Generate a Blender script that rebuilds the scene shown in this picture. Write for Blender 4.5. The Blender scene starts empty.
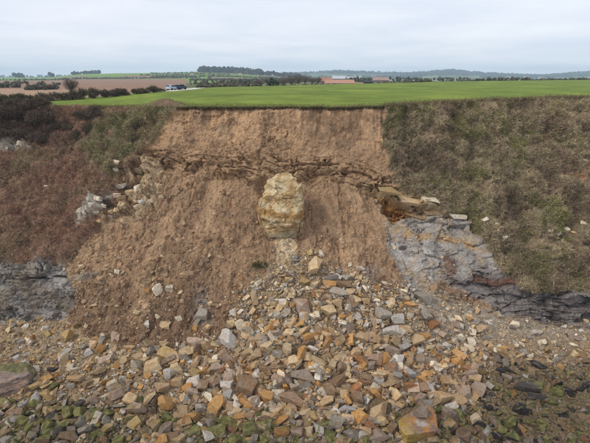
import bpy, math, random
import numpy as np
from mathutils import Vector, Matrix

random.seed(7)
RNG = np.random.default_rng(11)
scene = bpy.context.scene
col = scene.collection

# ------------------------------------------------------------------ camera
H = 25.0                      # camera height above the beach (m)
PITCH = math.radians(19.3)    # looking down
FPX = 410.0                   # focal length in photograph pixels (590 wide)
CX, CY = 295.0, 221.5
cp, sp = math.cos(PITCH), math.sin(PITCH)
cam_d = bpy.data.cameras.new('camera')
cam_d.sensor_width = 36.0
cam_d.lens = FPX / 590.0 * 36.0
cam_d.clip_start = 0.5
cam_d.clip_end = 40000
cam = bpy.data.objects.new('camera', cam_d)
cam.location = (0, 0, H)
cam.rotation_euler = (math.pi / 2 - PITCH, 0, 0)
col.objects.link(cam)
scene.camera = cam

# ------------------------------------------------------------------ world: overcast sky
SUN_EL, SUN_AZ = math.radians(46), math.radians(246)   # azimuth clockwise from +Y: from the left, a little behind
world = bpy.data.worlds.new('World')
scene.world = world
world.use_nodes = True
wn, wl = world.node_tree.nodes, world.node_tree.links
wn.clear()
w_out = wn.new('ShaderNodeOutputWorld')
w_bg = wn.new('ShaderNodeBackground')
w_bg.inputs['Strength'].default_value = 0.1
sky = wn.new('ShaderNodeTexSky')
sky.sky_type = 'NISHITA'
sky.sun_disc = False
sky.sun_elevation = SUN_EL
sky.sun_rotation = SUN_AZ
sky.air_density = 1.0
sky.dust_density = 2.0
tc = wn.new('ShaderNodeTexCoord')
sep = wn.new('ShaderNodeSeparateXYZ')
wl.new(tc.outputs['Generated'], sep.inputs[0])
zz = wn.new('ShaderNodeMath'); zz.operation = 'ABSOLUTE'; wl.new(sep.outputs['Z'], zz.inputs[0])
za = wn.new('ShaderNodeMath'); za.operation = 'ADD'; wl.new(zz.outputs[0], za.inputs[0]); za.inputs[1].default_value = 0.07
dx = wn.new('ShaderNodeMath'); dx.operation = 'DIVIDE'; wl.new(sep.outputs['X'], dx.inputs[0]); wl.new(za.outputs[0], dx.inputs[1])
dy = wn.new('ShaderNodeMath'); dy.operation = 'DIVIDE'; wl.new(sep.outputs['Y'], dy.inputs[0]); wl.new(za.outputs[0], dy.inputs[1])
comb = wn.new('ShaderNodeCombineXYZ'); wl.new(dx.outputs[0], comb.inputs[0]); wl.new(dy.outputs[0], comb.inputs[1])
cn = wn.new('ShaderNodeTexNoise'); cn.inputs['Scale'].default_value = 0.55; cn.inputs['Detail'].default_value = 6
cn.inputs['Roughness'].default_value = 0.55; cn.inputs['Distortion'].default_value = 0.4
wl.new(comb.outputs[0], cn.inputs['Vector'])
cr = wn.new('ShaderNodeValToRGB')
cr.color_ramp.elements[0].position = 0.34; cr.color_ramp.elements[0].color = (6.2, 6.65, 7.6, 1)
cr.color_ramp.elements[1].position = 0.66; cr.color_ramp.elements[1].color = (7.6, 7.8, 8.3, 1)
wl.new(cn.outputs['Fac'], cr.inputs[0])
wm = wn.new('ShaderNodeMixRGB'); wm.inputs[0].default_value = 0.9
wl.new(sky.outputs[0], wm.inputs[1]); wl.new(cr.outputs[0], wm.inputs[2])
wl.new(wm.outputs[0], w_bg.inputs[0]); wl.new(w_bg.outputs[0], w_out.inputs[0])

sun_d = bpy.data.lights.new('sun', 'SUN')
sun_d.energy = 1.5
sun_d.angle = math.radians(10)
sun_d.color = (1.0, 0.95, 0.88)
sun = bpy.data.objects.new('sun', sun_d)
sd = Vector((math.sin(SUN_AZ) * math.cos(SUN_EL), math.cos(SUN_AZ) * math.cos(SUN_EL), math.sin(SUN_EL)))
sun.rotation_euler = (-sd).to_track_quat('-Z', 'Y').to_euler()
sun.location = sd * 200
col.objects.link(sun)

scene.view_settings.view_transform = 'Standard'
scene.view_settings.look = 'None'
scene.view_settings.exposure = 0.42
scene.view_settings.gamma = 1.0
scene.view_settings.use_curve_mapping = False
scene.cycles.volume_bounces = 1
scene.cycles.max_bounces = 6
scene.cycles.diffuse_bounces = 3
scene.cycles.glossy_bounces = 2

# ------------------------------------------------------------------ helpers
def lin(c):
    c = np.asarray(c, float) / 255.0
    return np.where(c <= 0.04045, c / 12.92, ((c + 0.055) / 1.055) ** 2.4)

ALB = 0.86          # display colour -> albedo
def alb(c):
    return lin(c) * ALB

_perm = RNG.permutation(256); _perm = np.concatenate([_perm, _perm, _perm])
_grad = RNG.normal(size=(256, 3)); _grad /= np.linalg.norm(_grad, axis=1)[:, None]
def pn(p):
    """gradient noise, p (n,3) -> about -1..1"""
    pi = np.floor(p).astype(int); pf = p - pi
    u = pf * pf * pf * (pf * (pf * 6 - 15) + 10)
    pi &= 255
    r = 0
    for i in (0, 1):
        for j in (0, 1):
            for k in (0, 1):
                h = _perm[_perm[_perm[(pi[:, 0] + i) & 255] + ((pi[:, 1] + j) & 255)] + ((pi[:, 2] + k) & 255)]
                g = _grad[h]
                d = g[:, 0] * (pf[:, 0] - i) + g[:, 1] * (pf[:, 1] - j) + g[:, 2] * (pf[:, 2] - k)
                w = (u[:, 0] if i else 1 - u[:, 0]) * (u[:, 1] if j else 1 - u[:, 1]) * (u[:, 2] if k else 1 - u[:, 2])
                r = r + w * d
    return r * 1.6
def fbm(p, sc, octv=4, rough=0.5, off=0.0):
    a, s, r = 1.0, sc, 0
    for o in range(octv):
        r = r + a * pn(p * s + off + 17.3 * o); a *= rough; s *= 2.03
    return r
def worley(p):
    """F1, F2 distance and a per-cell random number"""
    pi = np.floor(p).astype(int)
    f1 = np.full(len(p), 9.0); f2 = f1.copy(); rid = np.zeros(len(p)); tl = np.zeros(len(p))
    for i in (-1, 0, 1):
        for j in (-1, 0, 1):
            for k in (-1, 0, 1):
                c = pi + (i, j, k); cm = c & 255
                h = _perm[_perm[_perm[cm[:, 0]] + cm[:, 1]] + cm[:, 2]]
                q = c + _grad[h] * 0.45 + 0.5
                d = np.linalg.norm(p - q, axis=1)
                n1 = d < f1
                f2 = np.where(n1, f1, np.minimum(f2, d)); rid = np.where(n1, h / 255.0, rid); f1 = np.where(n1, d, f1)
                tl = np.where(n1, np.sum((p - q) * _grad[(h * 7 + 13) & 255], axis=1), tl)
    worley.tilt = tl          # each cell a tilted flat facet
    return f1, f2, rid
def sstep(a, b, x):
    t = np.clip((x - a) / (b - a), 0, 1)
    return t * t * (3 - 2 * t)
def poly_sd(px, py, poly):
    """signed distance to a polygon, positive inside"""
    poly = np.asarray(poly, float); n = len(poly)
    d = np.full(px.shape, 1e9); ins = np.zeros(px.shape, bool)
    for i in range(n):
        a, b = poly[i], poly[(i + 1) % n]
        e = b - a
        t = np.clip(((px - a[0]) * e[0] + (py - a[1]) * e[1]) / (e @ e), 0, 1)
        d = np.minimum(d, np.hypot(px - a[0] - t * e[0], py - a[1] - t * e[1]))
        c = ((a[1] > py) != (b[1] > py)) & (px < (b[0] - a[0]) * (py - a[1]) / (b[1] - a[1] + 1e-12) + a[0])
        ins ^= c
    return np.where(ins, d, -d)

def mesh_np(name, V, F, colors=None, smooth=True, attrs=None):
    V = np.ascontiguousarray(V, np.float32); F = np.ascontiguousarray(F, np.int32)
    me = bpy.data.meshes.new(name)
    k = F.shape[1]
    me.vertices.add(len(V)); me.vertices.foreach_set('co', V.ravel())
    me.loops.add(F.size); me.loops.foreach_set('vertex_index', F.ravel())
    me.polygons.add(len(F)); me.polygons.foreach_set('loop_start', np.arange(0, F.size, k, dtype=np.int32))
    if smooth is not None:
        me.polygons.foreach_set('use_smooth', np.full(len(F), smooth, bool))
    me.update(calc_edges=True)
    if colors is not None:
        a = me.color_attributes.new('Col', 'FLOAT_COLOR', 'POINT')
        c = np.ones((len(V), 4), np.float32); c[:, :colors.shape[1]] = colors
        a.data.foreach_set('color', c.ravel())
    return me
def link(name, me, m=None, parent=None, label=None, cat=None, group=None, kind=None):
    o = bpy.data.objects.new(name, me)
    col.objects.link(o)
    if m is not None and me is not None and not me.materials: me.materials.append(m)
    if parent is not None: o.parent = parent
    if label: o['label'] = label
    if cat: o['category'] = cat
    if group: o['group'] = group
    if kind: o['kind'] = kind
    return o

# ------------------------------------------------------------------ materials
def new_mat(name, rough=0.9, spec=0.2):
    m = bpy.data.materials.new(name); m.use_nodes = True
    nt = m.node_tree; b = nt.nodes['Principled BSDF']
    b.inputs['Roughness'].default_value = rough
    b.inputs['Specular IOR Level'].default_value = spec
    return m, nt, b
def nz(nt, scale, detail=5, rough=0.6, vec=None, dist=0.0):
    n = nt.nodes.new('ShaderNodeTexNoise')
    n.inputs['Scale'].default_value = scale; n.inputs['Detail'].default_value = detail
    n.inputs['Roughness'].default_value = rough; n.inputs['Distortion'].default_value = dist
    if vec is not None: nt.links.new(vec, n.inputs['Vector'])
    return n.outputs['Fac']
def ramp(nt, fac, stops):
    r = nt.nodes.new('ShaderNodeValToRGB'); e = r.color_ramp.elements
    while len(e) < len(stops): e.new(0.5)
    for el, (p, c) in zip(e, stops):
        el.position = p; el.color = (*c, 1) if len(c) == 3 else c
    nt.links.new(fac, r.inputs[0]); return r.outputs[0]
def mix(nt, a, b, fac, mode='MIX'):
    m = nt.nodes.new('ShaderNodeMixRGB'); m.blend_type = mode
    for sock, v in ((m.inputs[1], a), (m.inputs[2], b), (m.inputs[0], fac)):
        if isinstance(v, (int, float)): sock.default_value = v
        elif isinstance(v, (tuple, list, np.ndarray)): sock.default_value = (*v[:3], 1)
        else: nt.links.new(v, sock)
    return m.outputs[0]
def bump(nt, b, h, strength, dist, prev=None):
    n = nt.nodes.new('ShaderNodeBump'); n.inputs['Strength'].default_value = strength; n.inputs['Distance'].default_value = dist
    nt.links.new(h, n.inputs['Height'])
    if prev is not None: nt.links.new(prev, n.inputs['Normal'])
    nt.links.new(n.outputs[0], b.inputs['Normal']); return n.outputs[0]
def geo_pos(nt):
    return nt.nodes.new('ShaderNodeNewGeometry').outputs['Position']

def mat_terrain(name, fine=3.2, bstr=0.7, bdist=0.12, pebbles=False):
    m, nt, b = new_mat(name, 0.95, 0.1)
    a = nt.nodes.new('ShaderNodeAttribute'); a.attribute_name = 'Col'
    P = geo_pos(nt)
    n1 = nz(nt, fine, 8, 0.7, P)
    n2 = nz(nt, fine * 0.22, 6, 0.6, P, 0.6)
    v1 = ramp(nt, n1, [(0.28, (0.66, 0.64, 0.62)), (0.5, (1, 1, 1)), (0.72, (1.3, 1.28, 1.25))])
    v2 = ramp(nt, n2, [(0.3, (0.8, 0.79, 0.79)), (0.5, (1, 1, 1)), (0.7, (1.18, 1.16, 1.13))])
    c = mix(nt, a.outputs['Color'], v1, 1.0, 'MULTIPLY')
    c = mix(nt, c, v2, 1.0, 'MULTIPLY')
    n3 = nz(nt, fine * 1.2, 10, 0.78, P)
    if pebbles:
        vo = nt.nodes.new('ShaderNodeTexVoronoi'); vo.inputs['Scale'].default_value = 5.5; vo.inputs['Randomness'].default_value = 1.0
        nt.links.new(P, vo.inputs['Vector'])
        sc = nt.nodes.new('ShaderNodeSeparateColor'); nt.links.new(vo.outputs['Color'], sc.inputs[0])
        pc = ramp(nt, sc.outputs[0], [(0.0, tuple(alb((120, 100, 80)))), (0.35, tuple(alb((196, 168, 126)))), (0.6, tuple(alb((218, 190, 146)))), (0.8, tuple(alb((168, 160, 150)))), (1.0, tuple(alb((190, 146, 96))))])
        gap = ramp(nt, vo.outputs['Distance'], [(0.35, (1, 1, 1)), (0.75, (0.58, 0.54, 0.5))])
        pm = nt.nodes.new('ShaderNodeMath'); pm.operation = 'MULTIPLY'; pm.inputs[1].default_value = 0.6; nt.links.new(a.outputs['Alpha'], pm.inputs[0])
        c = mix(nt, c, mix(nt, pc, gap, 1.0, 'MULTIPLY'), pm.outputs[0])
        hv = nt.nodes.new('ShaderNodeMath'); hv.operation = 'MULTIPLY_ADD'; hv.inputs[1].default_value = -1.2; nt.links.new(vo.outputs['Distance'], hv.inputs[0])
        nt.links.new(n3, hv.inputs[2])
        n3 = mix(nt, n3, hv.outputs[0], a.outputs['Alpha'])
    nt.links.new(c, b.inputs['Base Color'])
    bump(nt, b, n3, bstr, bdist)
    return m
def mat_stone(name, obj_color):
    m, nt, b = new_mat(name, 0.85, 0.25)
    if obj_color:
        oi = nt.nodes.new('ShaderNodeObjectInfo'); base, alpha = oi.outputs['Color'], oi.outputs['Alpha']
    else:
        a = nt.nodes.new('ShaderNodeAttribute'); a.attribute_name = 'Col'; base, alpha = a.outputs['Color'], a.outputs['Alpha']
    g = nt.nodes.new('ShaderNodeNewGeometry'); P = g.outputs['Position']
    n1 = nz(nt, 5.0, 8, 0.75, P)
    n2 = nz(nt, 0.9, 7, 0.7, P, 1.5)
    vm = nt.nodes.new('ShaderNodeVectorMath'); vm.operation = 'ADD'; nt.links.new(P, vm.inputs[0]); vm.inputs[1].default_value = (31.0, 7.0, 13.0)
    n3 = nz(nt, 1.3, 7, 0.7, vm.outputs[0], 1.0)
    n4 = nz(nt, 2.4, 6, 0.7, vm.outputs[0], 0.5)
    c = mix(nt, base, ramp(nt, n1, [(0.28, (0.55, 0.54, 0.53)), (0.5, (1, 1, 1)), (0.72, (1.4, 1.38, 1.34))]), 1.0, 'MULTIPLY')
    st = ramp(nt, n2, [(0.5, (0, 0, 0)), (0.66, (0.75, 0.75, 0.75))])
    c = mix(nt, c, mix(nt, c, (1.05, 0.74, 0.46), 1.0, 'MULTIPLY'), st)          # iron stain
    gy = ramp(nt, n3, [(0.52, (0, 0, 0)), (0.68, (0.6, 0.6, 0.6))])
    c = mix(nt, c, mix(nt, c, tuple(alb((178, 170, 158))), 0.6), gy)               # pale weathered crust
    dk = ramp(nt, n4, [(0.53, (0, 0, 0)), (0.7, (0.5, 0.5, 0.5))])
    c = mix(nt, c, mix(nt, c, (0.55, 0.48, 0.42), 1.0, 'MULTIPLY'), dk)           # soil and grime
    # moss on the upper side, amount in alpha (1 = none)
    inv = nt.nodes.new('ShaderNodeMath'); inv.operation = 'SUBTRACT'; inv.inputs[0].default_value = 1.0; nt.links.new(alpha, inv.inputs[1])
    sp_ = nt.nodes.new('ShaderNodeSeparateXYZ'); nt.links.new(g.outputs['Normal'], sp_.inputs[0])
    ms = nt.nodes.new('ShaderNodeMath'); ms.operation = 'ADD'; nt.links.new(inv.outputs[0], ms.inputs[0]); nt.links.new(nz(nt, 2.5, 5, 0.7, P), ms.inputs[1])
    ms2 = nt.nodes.new('ShaderNodeMath'); ms2.operation = 'MULTIPLY_ADD'; nt.links.new(sp_.outputs['Z'], ms2.inputs[0]); ms2.inputs[1].default_value = 0.25; nt.links.new(ms.outputs[0], ms2.inputs[2])
    mf = ramp(nt, ms2.outputs[0], [(0.98, (0, 0, 0)), (1.2, (0.85, 0.85, 0.85))])
    moss = ramp(nt, nz(nt, 3.0, 3, 0.5, P), [(0.4, tuple(alb((80, 84, 44)))), (0.62, tuple(alb((132, 126, 74))))])
    c = mix(nt, c, moss, mf)
    nt.links.new(c, b.inputs['Base Color'])
    bump(nt, b, nz(nt, 3.2, 10, 0.78, P), 0.9, 0.14)
    return m
def mat_attr(name, rough=0.9, var=0.35, fine=8.0, spec=0.15):
    m, nt, b = new_mat(name, rough, spec)
    a = nt.nodes.new('ShaderNodeAttribute'); a.attribute_name = 'Col'
    n = nz(nt, fine, 4, 0.6, geo_pos(nt))
    c = mix(nt, a.outputs['Color'], ramp(nt, n, [(0.3, (1 - var,) * 3), (0.7, (1 + var,) * 3)]), 1.0, 'MULTIPLY')
    nt.links.new(c, b.inputs['Base Color'])
    return m
def mat_plain(name, c, rough=0.8, spec=0.2, var=0.2, fine=3.0):
    m, nt, b = new_mat(name, rough, spec)
    n = nz(nt, fine, 5, 0.6, geo_pos(nt))
    cc = alb(c)
    nt.links.new(ramp(nt, n, [(0.3, tuple(cc * (1 - var))), (0.7, tuple(cc * (1 + var)))]), b.inputs['Base Color'])
    return m

M_cliff = mat_terrain('eroded_earth_and_rock', 3.2, 1.0, 0.16, True)
M_land = mat_terrain('farmland', 0.35, 0.3, 0.15)
M_stone = mat_stone('weathered_stone', True)
M_rubble = mat_stone('weathered_rubble', False)
M_grass = mat_attr('grass_blades', 0.8)
M_twig = mat_attr('twigs', 0.9)

# ------------------------------------------------------------------ cliff profile net
def ray(py):
    v = (CY - py) / FPX
    return cp + v * sp, -sp + v * cp
# each column: pixel x, then (pixel y, ground slope in degrees that leads up to it)
COLS = [
 (-150, [(443, 4), (380, 4), (320, 5), (264, 72), (215, 33), (155, 39), (128, 42), (107, 40)]),
 (0,    [(443, 4), (380, 4), (320, 5), (264, 72), (215, 33), (155, 39), (128, 42), (107, 40)]),
 (60,   [(443, 4), (385, 4), (322, 6), (266, 66), (215, 35), (155, 41), (128, 44), (107, 44)]),
 (110,  [(443, 4), (390, 5), (340, 9), (285, 38), (230, 40), (170, 45), (135, 48), (106, 50)]),
 (150,  [(443, 4), (392, 5), (345, 12), (290, 37), (228, 40), (170, 45), (145, 56), (107, 60)]),
 (190,  [(443, 4), (392, 6), (343, 15), (290, 37), (235, 40), (178, 43), (150, 64), (107, 68)]),
 (230,  [(443, 4), (390, 7), (338, 22), (285, 37), (235, 39), (180, 42), (152, 62), (107, 69)]),
 (285,  [(443, 4), (388, 9), (330, 34), (272, 38), (235, 40), (180, 43), (154, 60), (107, 69)]),
 (340,  [(443, 4), (388, 9), (330, 33), (272, 37), (235, 39), (184, 43), (155, 62), (107, 68)]),
 (385,  [(443, 4), (388, 8), (335, 27), (282, 35), (245, 42), (195, 52), (158, 62), (106, 60)]),
 (430,  [(443, 4), (388, 6), (340, 18), (295, 32), (252, 54), (208, 54), (160, 53), (103, 53)]),
 (480,  [(443, 4), (386, 5), (335, 11), (302, 28), (265, 60), (225, 50), (160, 51), (101, 52)]),
 (530,  [(443, 4), (380, 4), (326, 8), (290, 64), (250, 48), (205, 49), (155, 50), (99, 52)]),
 (590,  [(443, 4), (380, 4), (327, 6), (291, 66), (250, 48), (205, 49), (150, 50), (98, 52)]),
 (740,  [(443, 4), (380, 4), (327, 6), (291, 66), (250, 48), (205, 49), (150, 50), (98, 52)]),
]
cpx, cY, cZ = [], [], []
for px, rows in COLS:
    ry, rz = ray(600); t = (0 - H) / rz
    Ys, Zs = [t * ry], [0.0]
    for py, sl in rows:
        ry, rz = ray(py); m = math.tan(math.radians(sl))
        t = (Zs[-1] - m * Ys[-1] - H) / (rz - m * ry)
        Ys.append(t * ry); Zs.append(H + t * rz)
    cpx.append(px); cY.append(Ys); cZ.append(Zs)
cpx = np.array(cpx, float); cY = np.array(cY); cZ = np.array(cZ)

def smooth_interp(xq, x, y):
    """monotone cubic (Fritsch-Carlson) along one axis"""
    h = np.diff(x); d = np.diff(y) / h
    m = np.zeros_like(y); m[0] = d[0]; m[-1] = d[-1]
    for i in range(1, len(x) - 1):
        m[i] = 0 if d[i - 1] * d[i] <= 0 else 3 * (h[i - 1] + h[i]) / ((2 * h[i] + h[i - 1]) / d[i - 1] + (h[i] + 2 * h[i - 1]) / d[i])
    i = np.clip(np.searchsorted(x, xq) - 1, 0, len(x) - 2)
    t = (xq - x[i]) / h[i]; t2, t3 = t * t, t * t * t
    return (2*t3-3*t2+1)*y[i] + (t3-2*t2+t)*h[i]*m[i] + (-2*t3+3*t2)*y[i+1] + (t3-t2)*h[i]*m[i+1]

GX = np.concatenate([np.arange(-150, -8, 8.0), np.arange(-8, 598.5, 0.9), np.arange(606, 741, 8.0)])
NC = len(GX)
SEG = [16, 62, 66, 60, 62, 62, 56, 52]
SS = np.concatenate([np.arange(n) / n + i for i, n in enumerate(SEG)] + [[8.0]])
NR = len(SS)
Yr = np.stack([smooth_interp(GX, cpx, cY[:, r]) for r in range(9)])     # rows x cols
Zr = np.stack([smooth_interp(GX, cpx, cZ[:, r]) for r in range(9)])
rr = np.arange(9.0)
BY = np.empty((NR, NC)); BZ = np.empty((NR, NC))
for c in range(NC):
    BY[:, c] = 0.6 * np.interp(SS, rr, Yr[:, c]) + 0.4 * smooth_interp(SS, rr, Yr[:, c])
    BZ[:, c] = 0.6 * np.interp(SS, rr, Zr[:, c]) + 0.4 * smooth_interp(SS, rr, Zr[:, c])
depth = BY * cp - (BZ - H) * sp
BX = (GX[None, :] - CX) / FPX * depth
BPY = CY - FPX * (BY * sp + (BZ - H) * cp) / depth
GPX = np.repeat(GX[None, :], NR, 0)
BP = np.stack([BX, BY, BZ], -1)

def grid_normals(P):
    du = np.gradient(P, axis=1); dv = np.gradient(P, axis=0)
    n = np.cross(du, dv); n /= np.linalg.norm(n, axis=-1)[..., None] + 1e-12
    return n
BN = grid_normals(BP)

# ------------------------------------------------------------------ regions (photo outline -> patches of ground)
flat = BP.reshape(-1, 3); px = GPX.ravel().copy(); py = BPY.ravel().copy()
wx = fbm(flat, 0.35, 4, 0.55, 3.1) * 5.0; wy = fbm(flat, 0.35, 4, 0.55, 41.7) * 4.0
qx, qy = px + wx, py + wy
def region(poly, soft=3.0):
    return sstep(-soft, soft, poly_sd(qx, qy, poly))
POLY_SLOPE_R = [(381, 90), (383, 125), (386, 155), (394, 182), (418, 196), (446, 213), (467, 217), (482, 244), (503, 276), (520, 291), (560, 292), (590, 290), (760, 290), (760, 80)]
POLY_LEFT = [(-200, 80), (178, 80), (180, 108), (166, 124), (148, 146), (138, 158), (132, 180), (120, 205), (100, 226), (80, 246), (68, 262), (-200, 264)]
POLY_GREEN_L = [(150, 104), (181, 106), (166, 124), (148, 145), (136, 155), (122, 175), (112, 178), (100, 168), (84, 148), (95, 132), (120, 112)]
POLY_SHALE_L = [(-200, 262), (20, 264), (45, 255), (66, 262), (72, 285), (74, 305), (62, 322), (-200, 326)]
POLY_SHALE_R = [(452, 284), (470, 272), (496, 270), (515, 288), (560, 291), (760, 289), (760, 330), (590, 329), (540, 322), (500, 314), (474, 296)]
POLY_GREY = [(384, 226), (410, 218), (445, 218), (470, 220), (486, 246), (500, 268), (470, 288), (455, 286), (440, 278), (428, 290), (418, 305), (400, 290), (394, 262), (388, 244)]
POLY_BUFF_R = [(366, 184), (396, 186), (422, 197), (448, 211), (470, 216), (478, 232), (440, 226), (412, 224), (392, 224), (376, 212)]
POLY_ORANGE = [(372, 196), (388, 201), (404, 206), (414, 212), (410, 220), (394, 222), (380, 212)]
POLY_CREAM = [(112, 158), (126, 164), (142, 158), (160, 163), (168, 176), (160, 192), (156, 204), (132, 216), (108, 222), (100, 214), (118, 196), (116, 178)]
POLY_WHITE1 = [(-30, 137), (26, 138), (30, 149), (12, 156), (-30, 156)]
POLY_WHITE2 = [(73, 218), (90, 199), (110, 193), (110, 206), (94, 221), (76, 226)]
POLY_CONE = [(287, 240), (300, 250), (345, 272), (375, 292), (398, 288), (425, 300), (440, 292), (470, 304), (500, 318), (540, 323), (760, 330), (760, 640), (-200, 640), (-200, 325), (62, 323), (80, 334), (120, 349), (190, 346), (226, 336), (236, 300), (266, 272)]
m_sr = region(POLY_SLOPE_R, 2.2); m_l = region(POLY_LEFT, 3); m_gl = region(POLY_GREEN_L, 5)
m_shl = region(POLY_SHALE_L, 3); m_shr = region(POLY_SHALE_R, 2.5) * (1 - m_sr); m_gr = region(POLY_GREY, 3.5) * (1 - m_sr)
m_bf = region(POLY_BUFF_R, 3) * (1 - m_sr * 0.8); m_or = region(POLY_ORANGE, 2.5); m_cr = region(POLY_CREAM, 5)
m_w = np.maximum(region(POLY_WHITE1, 2.5), region(POLY_WHITE2, 3)); m_cone = region(POLY_CONE, 4)
m_soil = np.clip(1 - m_sr - m_l - m_shl - m_shr - m_gr - m_bf - m_cone, 0, 1)
# ledge band of broken strata across the scar
ledge_y = np.interp(px, [120, 150, 190, 230, 285, 330, 370, 400, 440], [158, 156, 160, 168, 166, 168, 178, 190, 205])
m_led = sstep(20, 6, np.abs(py - ledge_y - 4)) * np.clip(m_soil + m_cr + m_bf, 0, 1) * sstep(118, 145, px) * sstep(470, 420, px)

# ---- colours
n1 = fbm(flat, 0.18, 5, 0.55, 7.7); n2 = fbm(flat, 0.9, 5, 0.6, 23.0); n3 = fbm(flat, 2.6, 4, 0.6, 71.0)
streak = fbm(flat * np.array([1.0, 1.0, 0.35]), 0.5, 5, 0.6, 9.0)
ang = np.arctan2(flat[:, 0] + 3.0, 62.0 - flat[:, 1]); rdist = np.hypot(flat[:, 0] + 3.0, 62.0 - flat[:, 1])
fan = fbm(np.stack([ang * 10, rdist * 0.12, flat[:, 2] * 0.12], 1), 1.0, 5, 0.62, 27.0)
def blend(C, c, m):
    m = np.clip(m, 0, 1)[:, None]; return C * (1 - m) + alb(c) * m
C = np.tile(alb((172, 132, 100)), (len(px), 1))
C = blend(C, (196, 154, 118), sstep(-0.1, 0.7, n1) * 0.8)
C = blend(C, (146, 110, 84), sstep(0.1, 0.8, -n1 + 0.4 * n2) * 0.7)
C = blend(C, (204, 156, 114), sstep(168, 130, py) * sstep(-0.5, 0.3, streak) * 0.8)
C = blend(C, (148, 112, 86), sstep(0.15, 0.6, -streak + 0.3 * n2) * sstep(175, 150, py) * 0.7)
C = blend(C, (172, 138, 112), sstep(4, 1, np.abs(py - 131 - 5 * n1)) * sstep(-0.2, 0.3, n2) * 0.6)
C = blend(C, (150, 112, 86), sstep(4, 1, np.abs(py - 121 - 4 * n1)) * sstep(-0.1, 0.4, n2) * 0.5)
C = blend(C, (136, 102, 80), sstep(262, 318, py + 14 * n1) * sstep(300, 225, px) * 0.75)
C = blend(C, (166, 134, 108), sstep(0.15, 0.6, n2 - 0.3 * n1) * 0.45)
C = blend(C, (198, 160, 124), sstep(0.15, 0.7, fan) * sstep(165, 200, py) * 0.45)
C = blend(C, (130, 98, 76), sstep(0.15, 0.7, -fan) * sstep(165, 200, py) * 0.45)
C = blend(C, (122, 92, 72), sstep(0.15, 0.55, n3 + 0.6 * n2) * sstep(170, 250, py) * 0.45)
C = blend(C, (108, 84, 66), sstep(110.5, 108, py + 2.0 * n2) * 0.8)
C = blend(C, (168, 130, 98), m_led * sstep(-0.1, 0.4, n2) * 0.6)
C = blend(C, (190, 156, 116), m_led * sstep(0.1, 0.5, -n2 + 0.3 * n3) * 0.5)
C = blend(C, (206, 180, 146), m_cr * sstep(-0.3, 0.3, n2 + 0.2))
C = blend(C, (150, 124, 94), m_cr * sstep(0.1, 0.4, n3) * 0.8)
C = blend(C, (150, 144, 136), m_soil * sstep(1.2, 0.5, np.hypot((qx - 92) / 18, (qy - 278) / 5) + 0.4 * n2) * 0.7)
lum = C @ np.array([0.3, 0.55, 0.15])
C = 0.62 * C + 0.38 * lum[:, None] * np.array([1.2, 0.98, 0.73])
C *= np.array([1.06, 1.06, 0.98])
# grey dust smears on the right of the fan
for (sx, sy, rx, ry_) in ((371, 276, 10, 13), (398, 268, 7, 12), (202, 306, 12, 20), (395, 240, 9, 14), (70, 188, 16, 4)):
    C = blend(C, (152, 144, 136), sstep(1.35, 0.35, np.hypot((qx - sx) / rx, (qy - sy) / ry_) + 0.5 * n2) * 0.55)
core_m = np.exp(-(((px - 330) / 110) ** 2)) * sstep(262, 300, py)
C = blend(C, (158, 132, 100), m_cone)
C = blend(C, (138, 124, 110), m_cone * sstep(0, 0.5, n2) * 0.6)
C = blend(C, (112, 92, 70), m_cone * core_m * 0.8)  # damp soil in the core, darkened further as painted shade between the stones
C = blend(C, (172, 160, 144), m_cone * sstep(395, 430, px) * sstep(352, 330, py) * 0.9)
C = blend(C, (188, 166, 130), m_cone * sstep(150, 100, px) * sstep(372, 345, py) * 0.8)
C = blend(C, (232, 208, 168), sstep(1.3, 0.5, np.hypot((qx - 286) / 11, (qy - 252) / 17) + 0.3 * n2) * 0.9)
# damp weed-covered foreshore
low = np.maximum(sstep(400, 442, py + 14 * n1 + 0.08 * np.abs(px - 290)), sstep(455, 520, px + 25 * n1) * sstep(352, 378, py + 8 * n1))
C = blend(C, (104, 92, 74), low * m_cone * 0.9)
C = blend(C, (92, 98, 52), low * m_cone * sstep(0.1, 0.6, n2 + n3 * 0.4) * 0.7)
C = blend(C, (118, 94, 80), low * sstep(530, 570, px) * sstep(405, 425, py) * 0.8)
# bracken slope
C = blend(C, (150, 120, 100), m_l)
C = blend(C, (172, 134, 110), m_l * sstep(0, 0.5, n2) * 0.7)
C = blend(C, (92, 84, 62), m_l * sstep(0.1, 0.6, n1) * 0.6)
C = blend(C, (70, 58, 52), m_l * sstep(75, 40, qx) * sstep(150, 135, qy) * 0.8)
C = blend(C, (126, 126, 82), m_gl * sstep(-0.6, 0.2, n2 + 0.3))
C = blend(C, (196, 180, 150), m_l * sstep(0.45, 0.6, n2 + 0.5 * n3) * sstep(1.2, 0.5, np.hypot((qx - 118) / 24, (qy - 165) / 20)) * 0.9)
# right slope
C = blend(C, (146, 132, 108), m_sr)
C = blend(C, (156, 142, 110), m_sr * sstep(0.0, 0.6, n2) * 0.7)
C = blend(C, (94, 82, 66), m_sr * sstep(0.0, 0.7, -n1) * 0.7)
C = blend(C, (84, 88, 52), m_sr * sstep(0.15, 0.6, fbm(flat, 0.3, 4, 0.6, 55.0)) * 0.7)
bare_c = sstep(0.28, 0.5, fbm(flat, 0.4, 4, 0.65, 404.0)) * m_sr
C = blend(C, (150, 128, 104), bare_c * 0.7)
for (sx, sy, rx, ry_) in ((572, 168, 5, 14), (560, 178, 4, 9), (584, 172, 4, 10), (580, 150, 6, 3)):
    C = blend(C, (190, 148, 116), m_sr * sstep(1.3, 0.5, np.hypot((qx - sx) / rx, (qy - sy) / ry_) + 0.4 * n2) * 0.8)
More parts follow.
